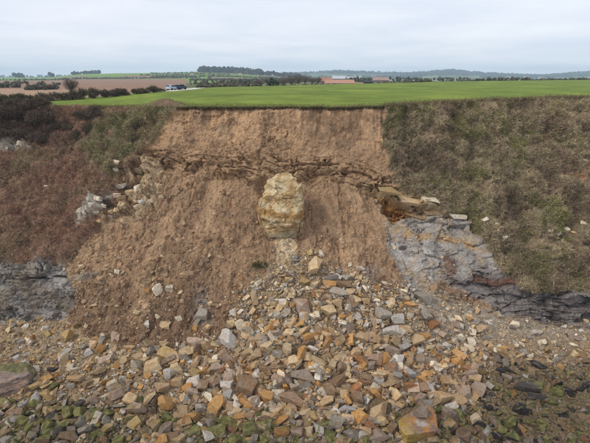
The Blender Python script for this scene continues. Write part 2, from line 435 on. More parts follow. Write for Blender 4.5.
# rock bands
C = blend(C, (196, 172, 132), m_bf)
C = blend(C, (150, 126, 96), m_bf * sstep(0.1, 0.5, n2) * 0.6)
C = blend(C, (206, 198, 184), m_bf * sstep(0.15, 0.5, n3 - 0.3 * n2) * 0.6)
C = blend(C, (166, 158, 150), m_gr)
C = blend(C, (186, 166, 140), m_gr * sstep(0.0, 0.5, fbm(flat, 0.4, 4, 0.6, 44.0)) * 0.9)
C = blend(C, (196, 190, 182), m_gr * sstep(-0.05, 0.5, n2) * 0.8)
C = blend(C, (190, 160, 120), m_gr * sstep(10, 3, np.abs(qy - np.interp(qx, [400, 440, 480], [232, 236, 246]))) * sstep(-0.3, 0.4, n2))
C = blend(C, (132, 124, 118), m_gr * sstep(0.1, 0.6, -n1 + 0.4 * n3) * 0.7)
C = blend(C, (176, 132, 82), m_or * sstep(-0.6, 0.1, n2 + 0.25))
C = blend(C, (150, 92, 44), m_or * sstep(0.1, 0.5, n3) * 0.6)
C = blend(C, (144, 136, 130), m_shr)
C = blend(C, (106, 98, 95), m_shr * sstep(-0.15, 0.35, fbm(flat * np.array([0.3, 0.3, 1.6]), 0.8, 4, 0.6, 2.0)))
C = blend(C, (140, 134, 130), m_shr * sstep(0.25, 0.6, n2) * 0.7)
for (sx, sy, rx, ry_) in ((450, 267, 3.5, 14), (500, 283, 16, 5), (478, 279, 8, 3)):   # rust streaks
    C = blend(C, (126, 88, 68), sstep(1.3, 0.6, np.hypot((qx - sx) / rx, (qy - sy) / ry_) + 0.35 * n2) * 0.75)
C = blend(C, (164, 157, 149), m_shl)
C = blend(C, (132, 128, 125), m_shl * sstep(0, 0.5, n2) * 0.7)
C = blend(C, (176, 170, 162), m_shl * sstep(0.2, 0.6, -n2) * 0.7)
C = blend(C, (128, 112, 88), m_shl * sstep(0.2, 0.6, n1) * 0.6)
C = blend(C, (176, 152, 118), sstep(1.2, 0.5, np.hypot((qx - 40) / 10, (qy - 252) / 10)) * 0.8)
C = blend(C, (206, 196, 178), m_w)
C = blend(C, (150, 136, 118), m_w * sstep(0.1, 0.5, n3) * 0.7)

# ---- relief
D = np.zeros(len(px))
hill = np.clip((flat[:, 2] - 1.0) / 3.0, 0.15, 1)
D += fbm(flat, 0.16, 3, 0.5, 101.0) * 0.45 * hill
flute = fbm(flat * np.array([1.0, 0.4, 0.3]), 0.55, 5, 0.6, 12.0)
D += m_soil * (sstep(185, 150, py) * flute * 0.26 + sstep(150, 200, py) * flute * 0.1)
D += m_soil * (fbm(flat, 0.9, 5, 0.6, 31.0) * 0.16 + np.maximum(fbm(flat, 2.6, 3, 0.65, 77.0), 0) * 0.13)
rill = np.abs(fbm(flat * np.array([1.0, 0.4, 0.4]), 0.3, 5, 0.6, 67.0))
D += m_soil * sstep(160, 195, py) * (0.24 * fan + 0.2 - 0.25 * sstep(0.3, 0.0, rill))
cl1, cl2, clid = worley(flat * 0.8 + 0.3 * np.stack([n2, n3, n1], 1))
D += m_soil * (1 - 0.55 * sstep(175, 200, py)) * ((clid - 0.4) * 0.2 + worley.tilt * 0.3 - 0.08 * sstep(0.15, 0, cl2 - cl1)) * sstep(0.0, 0.5, fbm(flat, 0.25, 3, 0.5, 81.0) + 0.25)
bil = np.abs(fbm(flat, 1.1, 4, 0.6, 33.0))
D += m_soil * sstep(190, 300, py + 12 * n1) * (0.22 * bil - 0.06)
def strata(th, off, warp=0.5):
    z = flat[:, 2] / th + warp * fbm(flat * np.array([0.25, 0.25, 0.5]), 1.0, 4, 0.55, off)
    f = z - np.floor(z)
    return sstep(0.0, 0.16, f) * (1 - 0.75 * f) , np.floor(z)
s1, _ = strata(0.95, 5.0, 0.9)
D += m_led * (s1 - 0.5) * (0.6 + 0.6 * np.clip(n2 + n1, -0.6, 1)) * 0.8
s2, _ = strata(0.75, 15.0, 0.5)
rock = np.clip(m_bf + m_shr + m_gr * 0.7 + m_shl, 0, 1)
ri = np.where(rock + m_w + m_cr + m_led > 0.02)[0]
f1 = np.zeros(len(px)); f2 = np.ones(len(px)); rid = np.zeros(len(px))
wp = flat[ri] * np.array([0.55, 0.55, 0.75]) + 0.25 * np.stack([n2[ri], n3[ri], n1[ri]], 1)
f1[ri], f2[ri], rid[ri] = worley(wp)
tilt1 = np.zeros(len(px)); tilt1[ri] = worley.tilt
crack = sstep(0.10, 0.0, f2 - f1)
D += rock * ((s2 - 0.45) * (0.3 - 0.18 * m_shl - 0.2 * m_gr) + ((rid - 0.5) * 0.6 + tilt1 * 1.0) * (1 - 0.5 * m_gr - 0.35 * m_shl) - crack * 0.12 + n3 * 0.05)
D += m_led * ((rid - 0.5) * 0.4 + tilt1 * 0.6 - crack * 0.08)
D += (m_w + m_cr) * ((rid - 0.4) * 0.7 + tilt1 * 0.9 - crack * 0.15 + n3 * 0.05)
D += m_bf * (s1 - 0.4) * 0.6
D -= m_or * 0.7
D += sstep(1.2, 0.2, np.hypot((qx - 392) / 26, (qy - 199 - (qx - 392) * 0.25) / 5.0)) * 0.75
# scarp lip between the turf slopes and the bare scar
edge = np.minimum(np.abs(m_sr - 0.5), np.abs(m_l - 0.5))
D += (m_sr + m_l) * 0.35
D += (m_sr + m_l) * (fbm(flat, 0.45, 4, 0.65, 61.0) * 0.75 + np.abs(fbm(flat, 1.6, 3, 0.6, 88.0)) * 0.2)
gul = fbm(flat * np.array([1.0, 0.35, 0.35]), 0.28, 4, 0.6, 202.0)
bare = np.maximum(sstep(0.28, 0.5, fbm(flat, 0.4, 4, 0.65, 404.0)), np.maximum(sstep(1.2, 0.5, np.hypot((qx - 572) / 6, (qy - 168) / 14)), sstep(1.2, 0.5, np.hypot((qx - 560) / 5, (qy - 178) / 9)))) * m_sr
D += m_sr * (gul * 0.7 - bare * 0.25)
D += m_cone * (fbm(flat, 0.6, 4, 0.6, 19.0) * 0.16)
D += np.clip(m_cone - low, 0, 1) * 0.1
# hollows in the right slope and the black cave under the ledge on the left
for (sx, sy, rx, ry_, a) in ((583, 159, 8, 4, 1.0), (553, 145, 6, 4, 0.6), (142, 156, 4.0, 2.4, 2.0), (262, 186, 8, 10, 1.1), (312, 176, 10, 8, 0.9), (56, 263, 5, 2.5, 0.6), (30, 279, 22, 1.2, 0.7), (60, 277, 10, 1.2, 0.7), (455, 214, 10, 1.6, 0.6), (404, 247, 5, 2, 0.6)):
    D -= a * sstep(1.3, 0.4, np.hypot((px + 0.4 * wx - sx) / rx, (py + 0.3 * wy - sy) / ry_))
# buttress under the ledge left of the boulder
D += 0.8 * sstep(1.2, 0.2, np.hypot((qx - 232) / 22, (qy - 172) / 6))
# keep the very edge row clean
D *= sstep(8.0, 7.85, np.repeat(SS[:, None], NC, 1).ravel()) * 0.9 + 0.1
P = (BP + BN * D.reshape(NR, NC)[..., None])
wob = fbm(np.stack([GX * 0.07, 0 * GX, 0 * GX], 1), 1.0, 3, 0.5, 5.5) * 1.0
P[..., 1] += wob[None, :] * sstep(7.2, 8.0, SS)[:, None]
PN = grid_normals(P)

trail = sstep(1.3, 0.6, np.hypot((qx - 286) / 11, (qy - 250) / 15) + 0.3 * n2)
C4 = np.concatenate([C, np.clip(m_cone * (1 - 0.6 * low) * (1 - trail) * (1 - 0.6 * core_m) * (1 - 0.55 * sstep(395, 430, px) * sstep(355, 330, py)), 0, 1)[:, None]], 1)
idx = np.arange(NR * NC).reshape(NR, NC)
def quads(ix):
    return np.stack([ix[:-1, :-1].ravel(), ix[:-1, 1:].ravel(), ix[1:, 1:].ravel(), ix[1:, :-1].ravel()], 1)
R3 = sum(SEG[:3])
def sub(r0, r1, name, label):
    ix = np.arange((r1 - r0) * NC).reshape(r1 - r0, NC)
    me = mesh_np(name, P[r0:r1].reshape(-1, 3), quads(ix), C4.reshape(NR, NC, 4)[r0:r1].reshape(-1, 4), False)
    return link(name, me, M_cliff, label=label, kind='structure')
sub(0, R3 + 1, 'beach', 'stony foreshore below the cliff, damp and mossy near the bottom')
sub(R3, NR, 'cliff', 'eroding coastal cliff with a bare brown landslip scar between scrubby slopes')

def grid_at(qpx, qpy):
    """world point, normal and flat index of the ground at a photo position"""
    c = np.clip(np.searchsorted(GX, qpx), 0, NC - 1)
    r = int(np.argmin(np.abs(BPY[:, c] - qpy)))
    return P[r, c], PN[r, c], r * NC + c
def grid_at_many(qpx, qpy):
    c = np.clip(np.searchsorted(GX, qpx), 0, NC - 1)
    r = np.empty(len(qpx), int)
    for i in range(len(qpx)):
        r[i] = np.searchsorted(-BPY[:, c[i]], -qpy[i])
    r = np.clip(r, 0, NR - 1)
    return P[r, c], PN[r, c], r * NC + c

# ------------------------------------------------------------------ farmland behind the cliff edge
EY = P[-1, :, 1]; EZ = P[-1, :, 2]
LPX = np.concatenate([np.arange(-900, -160, 20.0), np.arange(-150, -8, 8.0), np.arange(-8, 599, 2.0), np.arange(606, 741, 8.0), np.arange(760, 1500, 20.0)])
eY = np.interp(LPX, GX, EY); eZ = np.interp(LPX, GX, EZ)
LT = np.concatenate([[0.0], np.cumsum(0.35 * 1.058 ** np.arange(1, 133))])
LT = LT / LT[-1] * 5400
NL = len(LT)
def field_end(pxx):
    return np.interp(pxx, [150, 190, 260, 330, 400, 480, 590, 900], [135, 142, 168, 215, 262, 330, 390, 430])
def land_z(pxx, Y, e_z, e_y):
    X = (pxx - CX) / FPX * (Y * 1.0)
    d = Y - e_y
    right = sstep(150, 600, pxx)
    zf = 20.5 + 1.42 * sstep(60, 230, pxx) + 1.9 * right * sstep(60, 450, d)          # wheat field, rising a little to the right
    lowz = 19.7 + 0.0 * Y
    # the land falls away left of the line hedge -> track
    bx = np.interp(Y, [60, 90, 130, 350, 1000], [-75, -62, -42, -88, -250])
    side = sstep(15, -70, X - bx)
    z = zf * (1 - side) + lowz * side
    z = z * sstep(2000, 500, Y) + (14 + 0 * z) * (1 - sstep(2000, 500, Y))
    # the ground dips behind the field
    yend = field_end(pxx)
    z = z - (1.0 + 1.6 * right + 1.2 * (1 - right)) * sstep(0, 40, Y - yend) * (1 - side)
    # left green hill, about 1.5 km off
    r1 = np.interp(pxx, [-900, -200, 0, 50, 80, 120, 160, 200, 230, 260, 290, 330, 400], [80, 78.5, 77.8, 77.4, 74.6, 73.8, 73.6, 72.6, 73.0, 75.0, 77.2, 79.5, 80.5])
    h1 = H + (77.9 - r1) / FPX * 1600
    b1 = sstep(650, 1600, Y) * sstep(2600, 1650, Y)
    z = np.maximum(z, z * (1 - b1) + h1 * b1)
    # far blue ridge
    r2 = np.interp(pxx, [-900, 0, 200, 250, 300, 340, 380, 400, 440, 452, 470, 500, 520, 545, 570, 590, 640, 760, 1400], [77.5, 77, 76.3, 75.2, 74.4, 72.6, 74.2, 74.6, 72.8, 72.2, 73.8, 75.0, 75.6, 76.2, 74.4, 73.4, 74.0, 75.5, 77])
    h2 = H + (77.9 - r2) / FPX * 4200
    b2 = sstep(2300, 4200, Y) * (1 - 0.6 * sstep(4400, 6000, Y))
    z = np.maximum(z, z * (1 - b2) + h2 * b2)
    k = sstep(0, 14, d)
    return e_z * (1 - k) + z * k
LY = eY[None, :] + LT[:, None] * 1.0
LPXg = np.repeat(LPX[None, :], NL, 0)
LZ = land_z(LPXg, LY, np.repeat(eZ[None], NL, 0), np.repeat(eY[None], NL, 0))
LX = (LPXg - CX) / FPX * (LY * cp - (LZ - H) * sp)
LP = np.stack([LX, LY, LZ], -1)
lf = LP.reshape(-1, 3)
LP[..., 2] += (fbm(lf, 0.25, 3, 0.5, 3.0) * 0.06).reshape(NL, -1) * sstep(0, 3, LT)[:, None]
# mound of dry grass on the left corner of the scar
LP[..., 2] += 0.8 * np.exp(-(((LPXg - 165) / 17) ** 2)) * (sstep(0, 3, LT) * sstep(14, 5, LT))[:, None]
lpy = CY - FPX * (LP[..., 1] * sp + (LP[..., 2] - H) * cp) / (LP[..., 1] * cp - (LP[..., 2] - H) * sp)
def ground_at(pxx, Y):
    e_y = np.interp(pxx, LPX, eY); e_z = np.interp(pxx, LPX, eZ)
    z = float(land_z(np.array([float(pxx)]), np.array([float(Y)]), np.array([e_z]), np.array([e_y]))[0])
    return Vector(((pxx - CX) / FPX * (Y * cp - (z - H) * sp), Y, z))
def land_Y_for(pxx, pyy, y0=55, y1=6000):
    """distance at which the farmland shows at a photo position (nearest)"""
    for Y in np.geomspace(y0, y1, 700):
        p = ground_at(pxx, Y)
        q = CY - FPX * (p.y * sp + (p.z - H) * cp) / (p.y * cp - (p.z - H) * sp)
        if q <= pyy: return Y
    return y1
X_, Y_ = LP[..., 0].ravel(), LP[..., 1].ravel()
bxl = np.interp(Y_, [60, 90, 130, 350, 1000], [-66, -56, -40, -88, -250])
dist_e = (LY - eY[None, :]).ravel()
m_wheat = sstep(-2, 2, X_ - bxl + 1.5 * fbm(lf, 0.1, 2)) * sstep(3, -3, Y_ - field_end(LPXg.ravel()))
m_plough = sstep(2, -2, X_ - bxl) * sstep(900, 880, Y_) * sstep(60, 75, Y_)
ln1 = fbm(lf, 0.05, 4, 0.6, 5.0); ln2 = fbm(lf, 0.5, 4, 0.6, 6.0)
tram = np.abs(((X_ * 0.94 + Y_ * 0.34) / 22.0) % 1.0 - 0.5)
LC = np.tile(alb((110, 112, 72)), (len(X_), 1))
# patchwork of fields on the hills
cell = np.floor(LPXg.ravel() / 34.0 + 0.6 * np.floor(Y_ / 260.0)) * 7.0 + np.floor(Y_ / 260.0) * 13.0
hsh = (np.sin(cell * 12.9898) * 43758.5453) % 1.0
LC = blend(LC, (118, 140, 66), sstep(0.35, 0.36, hsh))
LC = blend(LC, (136, 112, 90), sstep(0.72, 0.73, hsh))
LC = blend(LC, (96, 98, 66), sstep(0.86, 0.87, hsh))
LC = blend(LC, (116, 148, 64), sstep(900, 1000, Y_) * sstep(2300, 2200, Y_) * sstep(200, 190, LPXg.ravel()) * sstep(1200, 1230, Y_))
LC = blend(LC, (146, 116, 94), m_plough)
LC = blend(LC, (164, 136, 112), m_plough * sstep(240, 200, Y_ + 8 * ln1))
LC = blend(LC, (112, 130, 50), m_wheat)
LC = blend(LC, (97, 113, 44), m_wheat * sstep(0, 0.6, ln1 + 0.4 * ln2) * 0.6)
LC = blend(LC, (134, 147, 62), m_wheat * sstep(0, 0.6, -ln1) * 0.5)
LC = blend(LC, (98, 116, 46), m_wheat * sstep(0.47, 0.49, tram) * 0.25)
verge = sstep(5.0, 1.0, dist_e + 2.0 * ln2 - 3.0 * sstep(380, 400, LPXg.ravel()))
LC = blend(LC, (112, 108, 72), verge)
LC = blend(LC, (124, 102, 84), np.exp(-(((LPXg.ravel() - 165) / 18) ** 2)) * sstep(13, 8, dist_e) * 0.95)
LC = blend(LC, (110, 92, 76), sstep(55, 30, LPXg.ravel()) * sstep(30, 20, dist_e))
LC = blend(LC, (78, 84, 60), sstep(2300, 3000, Y_) * sstep(-0.3, 0.2, ln1) * 0.9)
def land_piece(name, fm, label):
    ix = np.arange(LP.shape[0] * LP.shape[1]).reshape(LP.shape[:2])
    q = quads(ix)[fm]
    used, inv = np.unique(q, return_inverse=True)
    me = mesh_np(name, LP.reshape(-1, 3)[used], inv.reshape(-1, 4), LC[used], True)
    link(name, me, M_land, label=label, kind='structure')
fw = m_wheat.reshape(LP.shape[:2])[:-1, :-1].ravel() > 0.5
fp = m_plough.reshape(LP.shape[:2])[:-1, :-1].ravel() > 0.5
land_piece('wheat_field', fw, 'bright green field of young crop along the cliff top')
land_piece('ploughed_field', fp & ~fw, 'bare brown ploughed fields beyond the hedge on the left')
land_piece('hills', ~fw & ~fp, 'patchwork farmland rising to low hills on the horizon')

# ------------------------------------------------------------------ rock shapes
def ico(level):
    import bmesh
    bm = bmesh.new(); bmesh.ops.create_icosphere(bm, subdivisions=level, radius=1.0)
    V = np.array([v.co[:] for v in bm.verts]); F = np.array([[v.index for v in f.verts] for f in bm.faces]); bm.free()
    return V, F
ICO = {l: ico(l) for l in (1, 2, 3, 4, 5)}
def rock_shape(seed, cuts=6, bevel=0.0, depth=(0.35, 0.85)):
    """a block broken along flat planes, filling the unit box"""
    import bmesh
    r = np.random.default_rng(seed)
    bm = bmesh.new(); bmesh.ops.create_cube(bm, size=2.0)
    for v in bm.verts: v.co += Vector(r.uniform(-0.28, 0.28, 3))
    for k in range(cuts):
        n = r.normal(size=3); n /= np.linalg.norm(n)
        d = r.uniform(*depth)
        res = bmesh.ops.bisect_plane(bm, geom=bm.verts[:] + bm.edges[:] + bm.faces[:], plane_co=Vector(n * d * 1.15), plane_no=Vector(n), clear_outer=True)
        ed = [e for e in res['geom_cut'] if isinstance(e, bmesh.types.BMEdge)]
        if len(ed) > 2: bmesh.ops.contextual_create(bm, geom=ed)
    if bevel:
        bmesh.ops.remove_doubles(bm, verts=bm.verts, dist=0.05)
        bmesh.ops.bevel(bm, geom=bm.edges[:], offset=bevel, segments=1, affect='EDGES', clamp_overlap=True)
        bmesh.ops.triangulate(bm, faces=bm.faces)
        bmesh.ops.subdivide_edges(bm, edges=[e for e in bm.edges if e.calc_length() > 0.5], cuts=1)
    bmesh.ops.triangulate(bm, faces=bm.faces)
    bmesh.ops.recalc_face_normals(bm, faces=bm.faces)
    V = np.array([v.co[:] for v in bm.verts]); F = np.array([[v.index for v in f.verts] for f in bm.faces]); bm.free()
    V -= (V.max(0) + V.min(0)) / 2; V /= (V.max(0) - V.min(0)) / 2
    if bevel: V = V + RNG.normal(0, 0.018, V.shape)
    return V, F
def rock_big(level, seed, planes=11, rough=0.05):
    r = np.random.default_rng(seed)
    V, F = ICO[level]
    N = r.normal(size=(planes, 3)); N /= np.linalg.norm(N, axis=1)[:, None]
    N = np.concatenate([N, [[0, 0, 1], [0, 0, -1], [1, 0, 0], [-1, 0, 0], [0, 1, 0], [0, -1, 0]] + r.normal(scale=0.22, size=(6, 3))])
    N /= np.linalg.norm(N, axis=1)[:, None]
    d = np.concatenate([r.uniform(0.72, 1.05, planes), r.uniform(0.62, 0.86, 6)])
    cs = V @ N.T
    R = np.where(cs > 0.05, d / np.maximum(cs, 0.05), 9.0); R.sort(axis=1)
    W = V * R[:, :1]
    W = W * (1 + rough * fbm(W, 1.8, 4, 0.6, seed * 3.7))[:, None] + 0.012 * np.stack([pn(W * 9), pn(W * 9 + 5), pn(W * 9 + 11)], 1)
    W -= (W.max(0) + W.min(0)) / 2; W /= (W.max(0) - W.min(0)) / 2
    return W, F

PAL = {  # display colours of the stones
 'tan': (188, 160, 124), 'buff': (212, 186, 146), 'brown': (142, 116, 94), 'orange': (200, 150, 88), 'rust': (156, 104, 68),
 'grey': (158, 153, 146), 'pale grey': (216, 211, 203), 'mauve': (154, 138, 126), 'blackish': (70, 64, 62), 'olive': (148, 136, 94),
 'mossy green': (112, 112, 66), 'cream': (238, 226, 202), 'blue grey': (160, 163, 168), 'pinkish': (184, 160, 144), 'ochre': (186, 158, 106),
}
def stone_rgb(c):
    m = 0.17 if sum(c) > 260 else 0.0
    return alb(c) * (1 - m) + alb((194, 164, 118)) * m
# (x, y, width, height in the photo, colour)
HERO = """
136 407 24 14 pinkish;151 366 20 14 buff;171 371 9 14 pale grey;192 382 17 11 pale grey;176 382 15 10 tan;162 387 16 14 tan;166 402 14 17 orange;
226 385 14 11 pale grey;248 385 24 22 brown;203 385 13 15 brown;217 404 16 18 orange;178 416 14 11 tan;164 429 15 16 mauve;178 428 12 10 tan;
217 431 20 15 olive;228 421 18 10 olive;209 421 10 16 grey;155 419 11 10 tan;303 374 24 18 mauve;292 398 25 20 brown;300 352 14 19 orange;
287 349 9 14 buff;278 351 10 13 grey;317 360 16 12 buff;327 387 15 18 brown;265 396 16 14 orange;285 385 8 8 orange;325 401 15 12 tan;
346 409 20 12 blue grey;361 416 18 14 orange;344 395 12 11 tan;355 398 12 14 brown;300 422 12 13 mauve;318 428 14 14 pale grey;281 431 16 13 orange;
250 430 17 16 olive;335 423 14 17 grey;351 434 15 14 grey;338 439 12 12 grey;337 380 16 16 brown;367 431 10 14 tan;360 359 18 12 rust;365 378 14 9 brown;
379 408 26 20 tan;376 433 22 14 pinkish;410 373 13 11 blue grey;410 385 13 13 rust;384 359 9 13 orange;374 393 11 11 orange;397 396 9 13 buff;
442 397 15 16 tan;465 392 14 14 pinkish;478 389 12 20 pinkish;444 382 13 12 tan;446 412 15 13 mauve;429 404 12 10 grey;461 433 14 18 brown;369 366 9 12 mauve;
445 346 10 7 pale grey;422 390 10 12 brown;518 406 15 15 blackish;538 365 18 8 blackish;510 370 13 5 blackish;585 384 18 9 blackish;514 437 16 9 blackish;
543 422 10 7 mossy green;552 402 9 6 mossy green;557 393 12 8 mossy green;496 389 9 7 mossy green;531 356 7 6 cream;467 349 10 7 cream;472 356 8 9 buff;510 421 12 14 mossy green;
53 370 10 7 blackish;114 395 18 13 pinkish;34 387 18 8 ochre;55 386 9 9 mossy green;61 372 8 8 tan;73 386 9 7 blue grey;69 411 13 15 olive;24 421 15 11 mossy green;
43 422 10 8 mossy green;70 435 22 15 brown;109 414 12 9 mossy green;106 428 14 10 ochre;11 437 12 7 blackish;81 420 12 13 grey;131 348 12 7 tan;122 380 11 8 grey;
158 290 9 14 cream;171 288 8 9 cream;184 275 9 8 tan;148 292 6 8 orange;148 324 6 8 pale grey;164 324 12 8 buff;179 318 7 7 cream;159 318 6 6 cream;
195 342 18 11 pinkish;228 338 21 17 pale grey;202 313 15 14 grey;167 353 17 13 ochre;195 328 6 9 orange;138 314 8 7 buff;256 354 11 12 tan;
314 265 15 19 buff;309 253 6 6 ochre;328 277 18 6 grey;329 283 15 7 orange;342 282 18 10 brown;338 291 18 9 grey;301 304 16 18 pinkish;304 282 10 8 ochre;
328 310 15 13 buff;335 303 11 10 tan;356 300 10 9 buff;308 334 14 11 orange;288 331 10 10 buff;361 335 15 13 tan;342 317 9 6 orange;381 314 18 16 grey;
396 319 13 14 pale grey;389 330 16 13 pale grey;405 329 15 8 tan;432 324 9 13 rust;423 337 9 12 orange;415 340 14 16 tan;460 336 8 10 cream;455 320 7 7 cream;
421 298 17 14 grey;408 306 15 6 orange;423 315 14 13 grey;365 300 8 8 buff;390 349 15 12 mauve;354 352 13 10 tan;468 348 9 8 cream;480 329 8 9 tan;512 324 9 8 cream;
68 335 9 15 ochre;85 215 9 6 cream;80 219 7 5 pale grey;97 214 7 5 cream;106 207 6 5 cream;112 211 7 5 tan;120 212 6 5 cream;128 210 8 6 buff;136 206 7 6 cream;144 204 7 5 pale grey;152 200 7 6 cream;160 196 6 5 buff;130 193 8 7 buff;118 195 8 6 cream;109 216 6 4 pale grey;124 222 7 5 tan;100 222 6 5 buff;140 190 7 8 cream;150 178 8 8 buff;50 188 8 4 pale grey;66 188 7 4 grey;93 208 10 7 pale grey;101 202 8 6 cream;8 148 10 6 pale grey;20 144 9 7 cream;123 187 10 9 grey;118 172 7 6 cream;125 200 9 7 tan;137 176 8 8 buff;205 300 8 8 grey;198 322 9 7 grey;210 326 8 9 tan;120 166 6 5 cream;480 222 6 5 pale grey;547 232 6 4 cream;556 234 5 4 pale grey;566 229 7 5 cream;574 232 6 4 buff;503 238 5 4 pale grey;493 226 5 4 cream;582 224 7 4 cream;46 328 7 6 pale grey;27 326 8 6 pale grey
"""
heroes = []
for s in HERO.replace('\n', '').split(';'):
    f = s.split()
    heroes.append((float(f[0]), float(f[1]), float(f[2]), float(f[3]), ' '.join(f[4:])))

LANDMARKS = [('tall yellow boulder', 284, 215), ('huge two-toned slab', 418, 421), ('pink moss-topped boulder', 16, 372), ('long black boulder', 527, 384),
             ('pale soil-bound stone', 228, 338), ('big mauve block', 303, 374), ('wide pinkish slab', 136, 407), ('rounded grey boulder', 381, 314), ('dark brown upright slab', 248, 385)]
ROCK_MESH = []
for k in range(30):
    W, F = rock_shape(100 + k, 4 + k % 4, 0.055, (0.3, 0.85))
    me = mesh_np('stone_mesh', W, F, None, False); me.materials.append(M_stone)
    ROCK_MESH.append(me)
used_labels = {}
pending = []
def place_stone(x, y, w, h, cname, me=None, name='stone', moss=None, label=None, cat='stone', sink=0.12, extra=1.0, jitter=True, rgb=None):
    p, n, gi = grid_at(x, y + 0.30 * h)
    d = p[1] * cp - (p[2] - H) * sp
    u = d / FPX
    sx, sy, sz = w * u / 2, 0.82 * h * u / 2 * extra, 0.74 * h * u / 2
    sy = max(sy, 0.35 * sx); sz = max(sz, 0.28 * sx)
    o = bpy.data.objects.new(name, me or random.choice(ROCK_MESH)); col.objects.link(o)
    nn = Vector(n) * 0.35 + Vector((0, 0, 1)); nn.normalize()
    q = Vector((0, 0, 1)).rotation_difference(nn)
    yaw = random.uniform(-0.45, 0.45) if jitter else 0
    tilt = random.gauss(0, 0.24) if jitter else 0
    e = (q.to_matrix() @ Matrix.Rotation(yaw, 3, 'Z') @ Matrix.Rotation(tilt, 3, 'Y') @ Matrix.Rotation(tilt * 0.8, 3, 'X'))
    o.rotation_euler = e.to_euler()
    if jitter and random.random() < 0.5: sx = -sx
    o.scale = (sx, sy, sz)
    o.location = Vector(p) + nn * (sz * (1 - 2 * sink))
    c = stone_rgb(rgb or PAL[cname]) * random.uniform(0.78, 1.14) * (1 - (0.26 + 0.2 * (x > 450)) * low[gi])
    if moss is None:
        lw = low[gi]
        moss = 0.75 if 'green' in cname else (0.42 if cname == 'olive' else 0.36 * lw * random.random())
    o.color = (*c, 1 - moss)
    o['category'] = cat
    if label: o['label'] = label
    else: pending.append((o, x, y, w, cname))
    return o

# ---- special boulders
def hero_mesh(level, seed, planes, rough, name, paint):
    W, F = rock_big(level, seed, planes, rough)
    e1 = W[F[:, 1]] - W[F[:, 0]]; e2 = W[F[:, 2]] - W[F[:, 0]]
    fn = np.cross(e1, e2); vn = np.zeros_like(W)
    for k in range(3): np.add.at(vn, F[:, k], fn)
    vn /= np.linalg.norm(vn, axis=1)[:, None] + 1e-9
    me = mesh_np(name, W, F, paint(W, vn, fbm(W, 1.6, 4, 0.6, seed)), False); me.materials.append(M_rubble); return me
def paint_slab(W, N, n):
    c = np.tile(alb((132, 112, 102)), (len(W), 1))
    c = blend(c, (190, 136, 74), sstep(-0.35, 0.3, n) * 0.75)
    c = blend(c, (176, 150, 80), sstep(0.1, -0.5, W[:, 0] + 0.5 * N[:, 2] + 0.5 * n))
    c = blend(c, (140, 128, 60), sstep(0.2, -0.3, N[:, 2]) * sstep(0.4, -0.6, W[:, 2] + 0.4 * n) * 0.7)
    c = blend(c, (186, 180, 174), sstep(0.34, 0.16, np.hypot((W[:, 0] - 0.02) * 1.3, W[:, 1] + 0.38) + 0.2 * fbm(W, 2.0, 5, 0.75, 2.0)) * 0.8 * (N[:, 2] > 0.2))
    return np.concatenate([c, np.full((len(W), 1), 1.0)], 1)
def paint_pink(W, N, n):
    c = np.tile(alb((160, 140, 128)), (len(W), 1)); c = blend(c, (128, 112, 102), sstep(-0.2, 0.4, n) * 0.8)
    ms = sstep(0.0, 0.5, W[:, 1] + 0.35 * n)
    return np.concatenate([c, (1 - 0.75 * ms)[:, None]], 1)
def paint_black(W, N, n):
    c = np.tile(alb((74, 68, 66)), (len(W), 1)); c = blend(c, (96, 88, 80), sstep(0, 0.5, n) * 0.6)
    ms = sstep(0.3, 0.8, W[:, 0] + 0.3 * n)
    return np.concatenate([c, (1 - 0.8 * ms - 0.1)[:, None]], 1)
big = place_stone(418, 421, 47, 36, 'brown', hero_mesh(5, 905, 7, 0.03, 'slab_mesh', paint_slab), 'boulder', 0.25, 'huge two-toned slab, olive edged and purplish brown, low on the beach', 'boulder', 0.16, jitter=False)
big.rotation_euler[2] += 0.25
pink = place_stone(9, 376, 52, 30, 'pinkish', hero_mesh(5, 77, 16, 0.09, 'boulder_mesh', paint_pink), 'boulder', 0.22, 'broad smooth pink boulder with mossy top at the left edge', 'boulder', 0.3, extra=1.5, jitter=False)
blk = place_stone(527, 384, 30, 15, 'blackish', hero_mesh(5, 31, 8, 0.05, 'boulder_mesh', paint_black), 'boulder', 0.3, 'long black boulder with a green weedy end on the right foreshore', 'boulder', 0.2, jitter=False)
blk2 = place_stone(537, 394, 25, 11, 'blackish', hero_mesh(5, 38, 8, 0.05, 'boulder_mesh', paint_black), 'boulder', 0.42, 'low olive-black boulder right in front of the long black boulder', 'boulder', 0.2, jitter=False)
capst = place_stone(421, 409, 15, 11, 'mauve', None, 'stone', 0.0, 'grey mauve stone lying on top of the huge two-toned slab')
capst.location = big.location + Vector((0.15, 0.25, abs(big.scale.z) * 0.8 + abs(capst.scale.z) * 0.55))
for hx, hy, hw, hh, hc in heroes:
    place_stone(hx, hy, hw, hh, hc)

# broken ledge of pale strata above the orange hollow
for lx, ly, lw, lh, lc, lab in ((388, 195, 26, 5, 'ochre', 'ochre rock slab at the left end of the pale ledge above the orange hollow'), (410, 202, 30, 6, 'buff', 'long buff rock slab overhanging the orange hollow'),
                                (428, 200, 20, 6, 'cream', 'cream rock slab stacked behind the long buff slab of the ledge'), (436, 210, 28, 6, 'buff', 'buff rock slab in the middle of the pale ledge by the grassy slope'),
                                (456, 214, 22, 5, 'cream', 'cream rock slab at the right end of the pale ledge'), (420, 216, 26, 4, 'tan', 'thin tan rock slab low in the pale ledge above the grey rock')):
    o = place_stone(lx, ly, lw, lh, lc, None, 'ledge_rock', 0.0, lab, 'rock', 0.3, extra=3.2, jitter=False)
    o.scale.z *= 0.62
    o.rotation_euler = (0.12, 0.2, random.uniform(-0.2, 0.2))
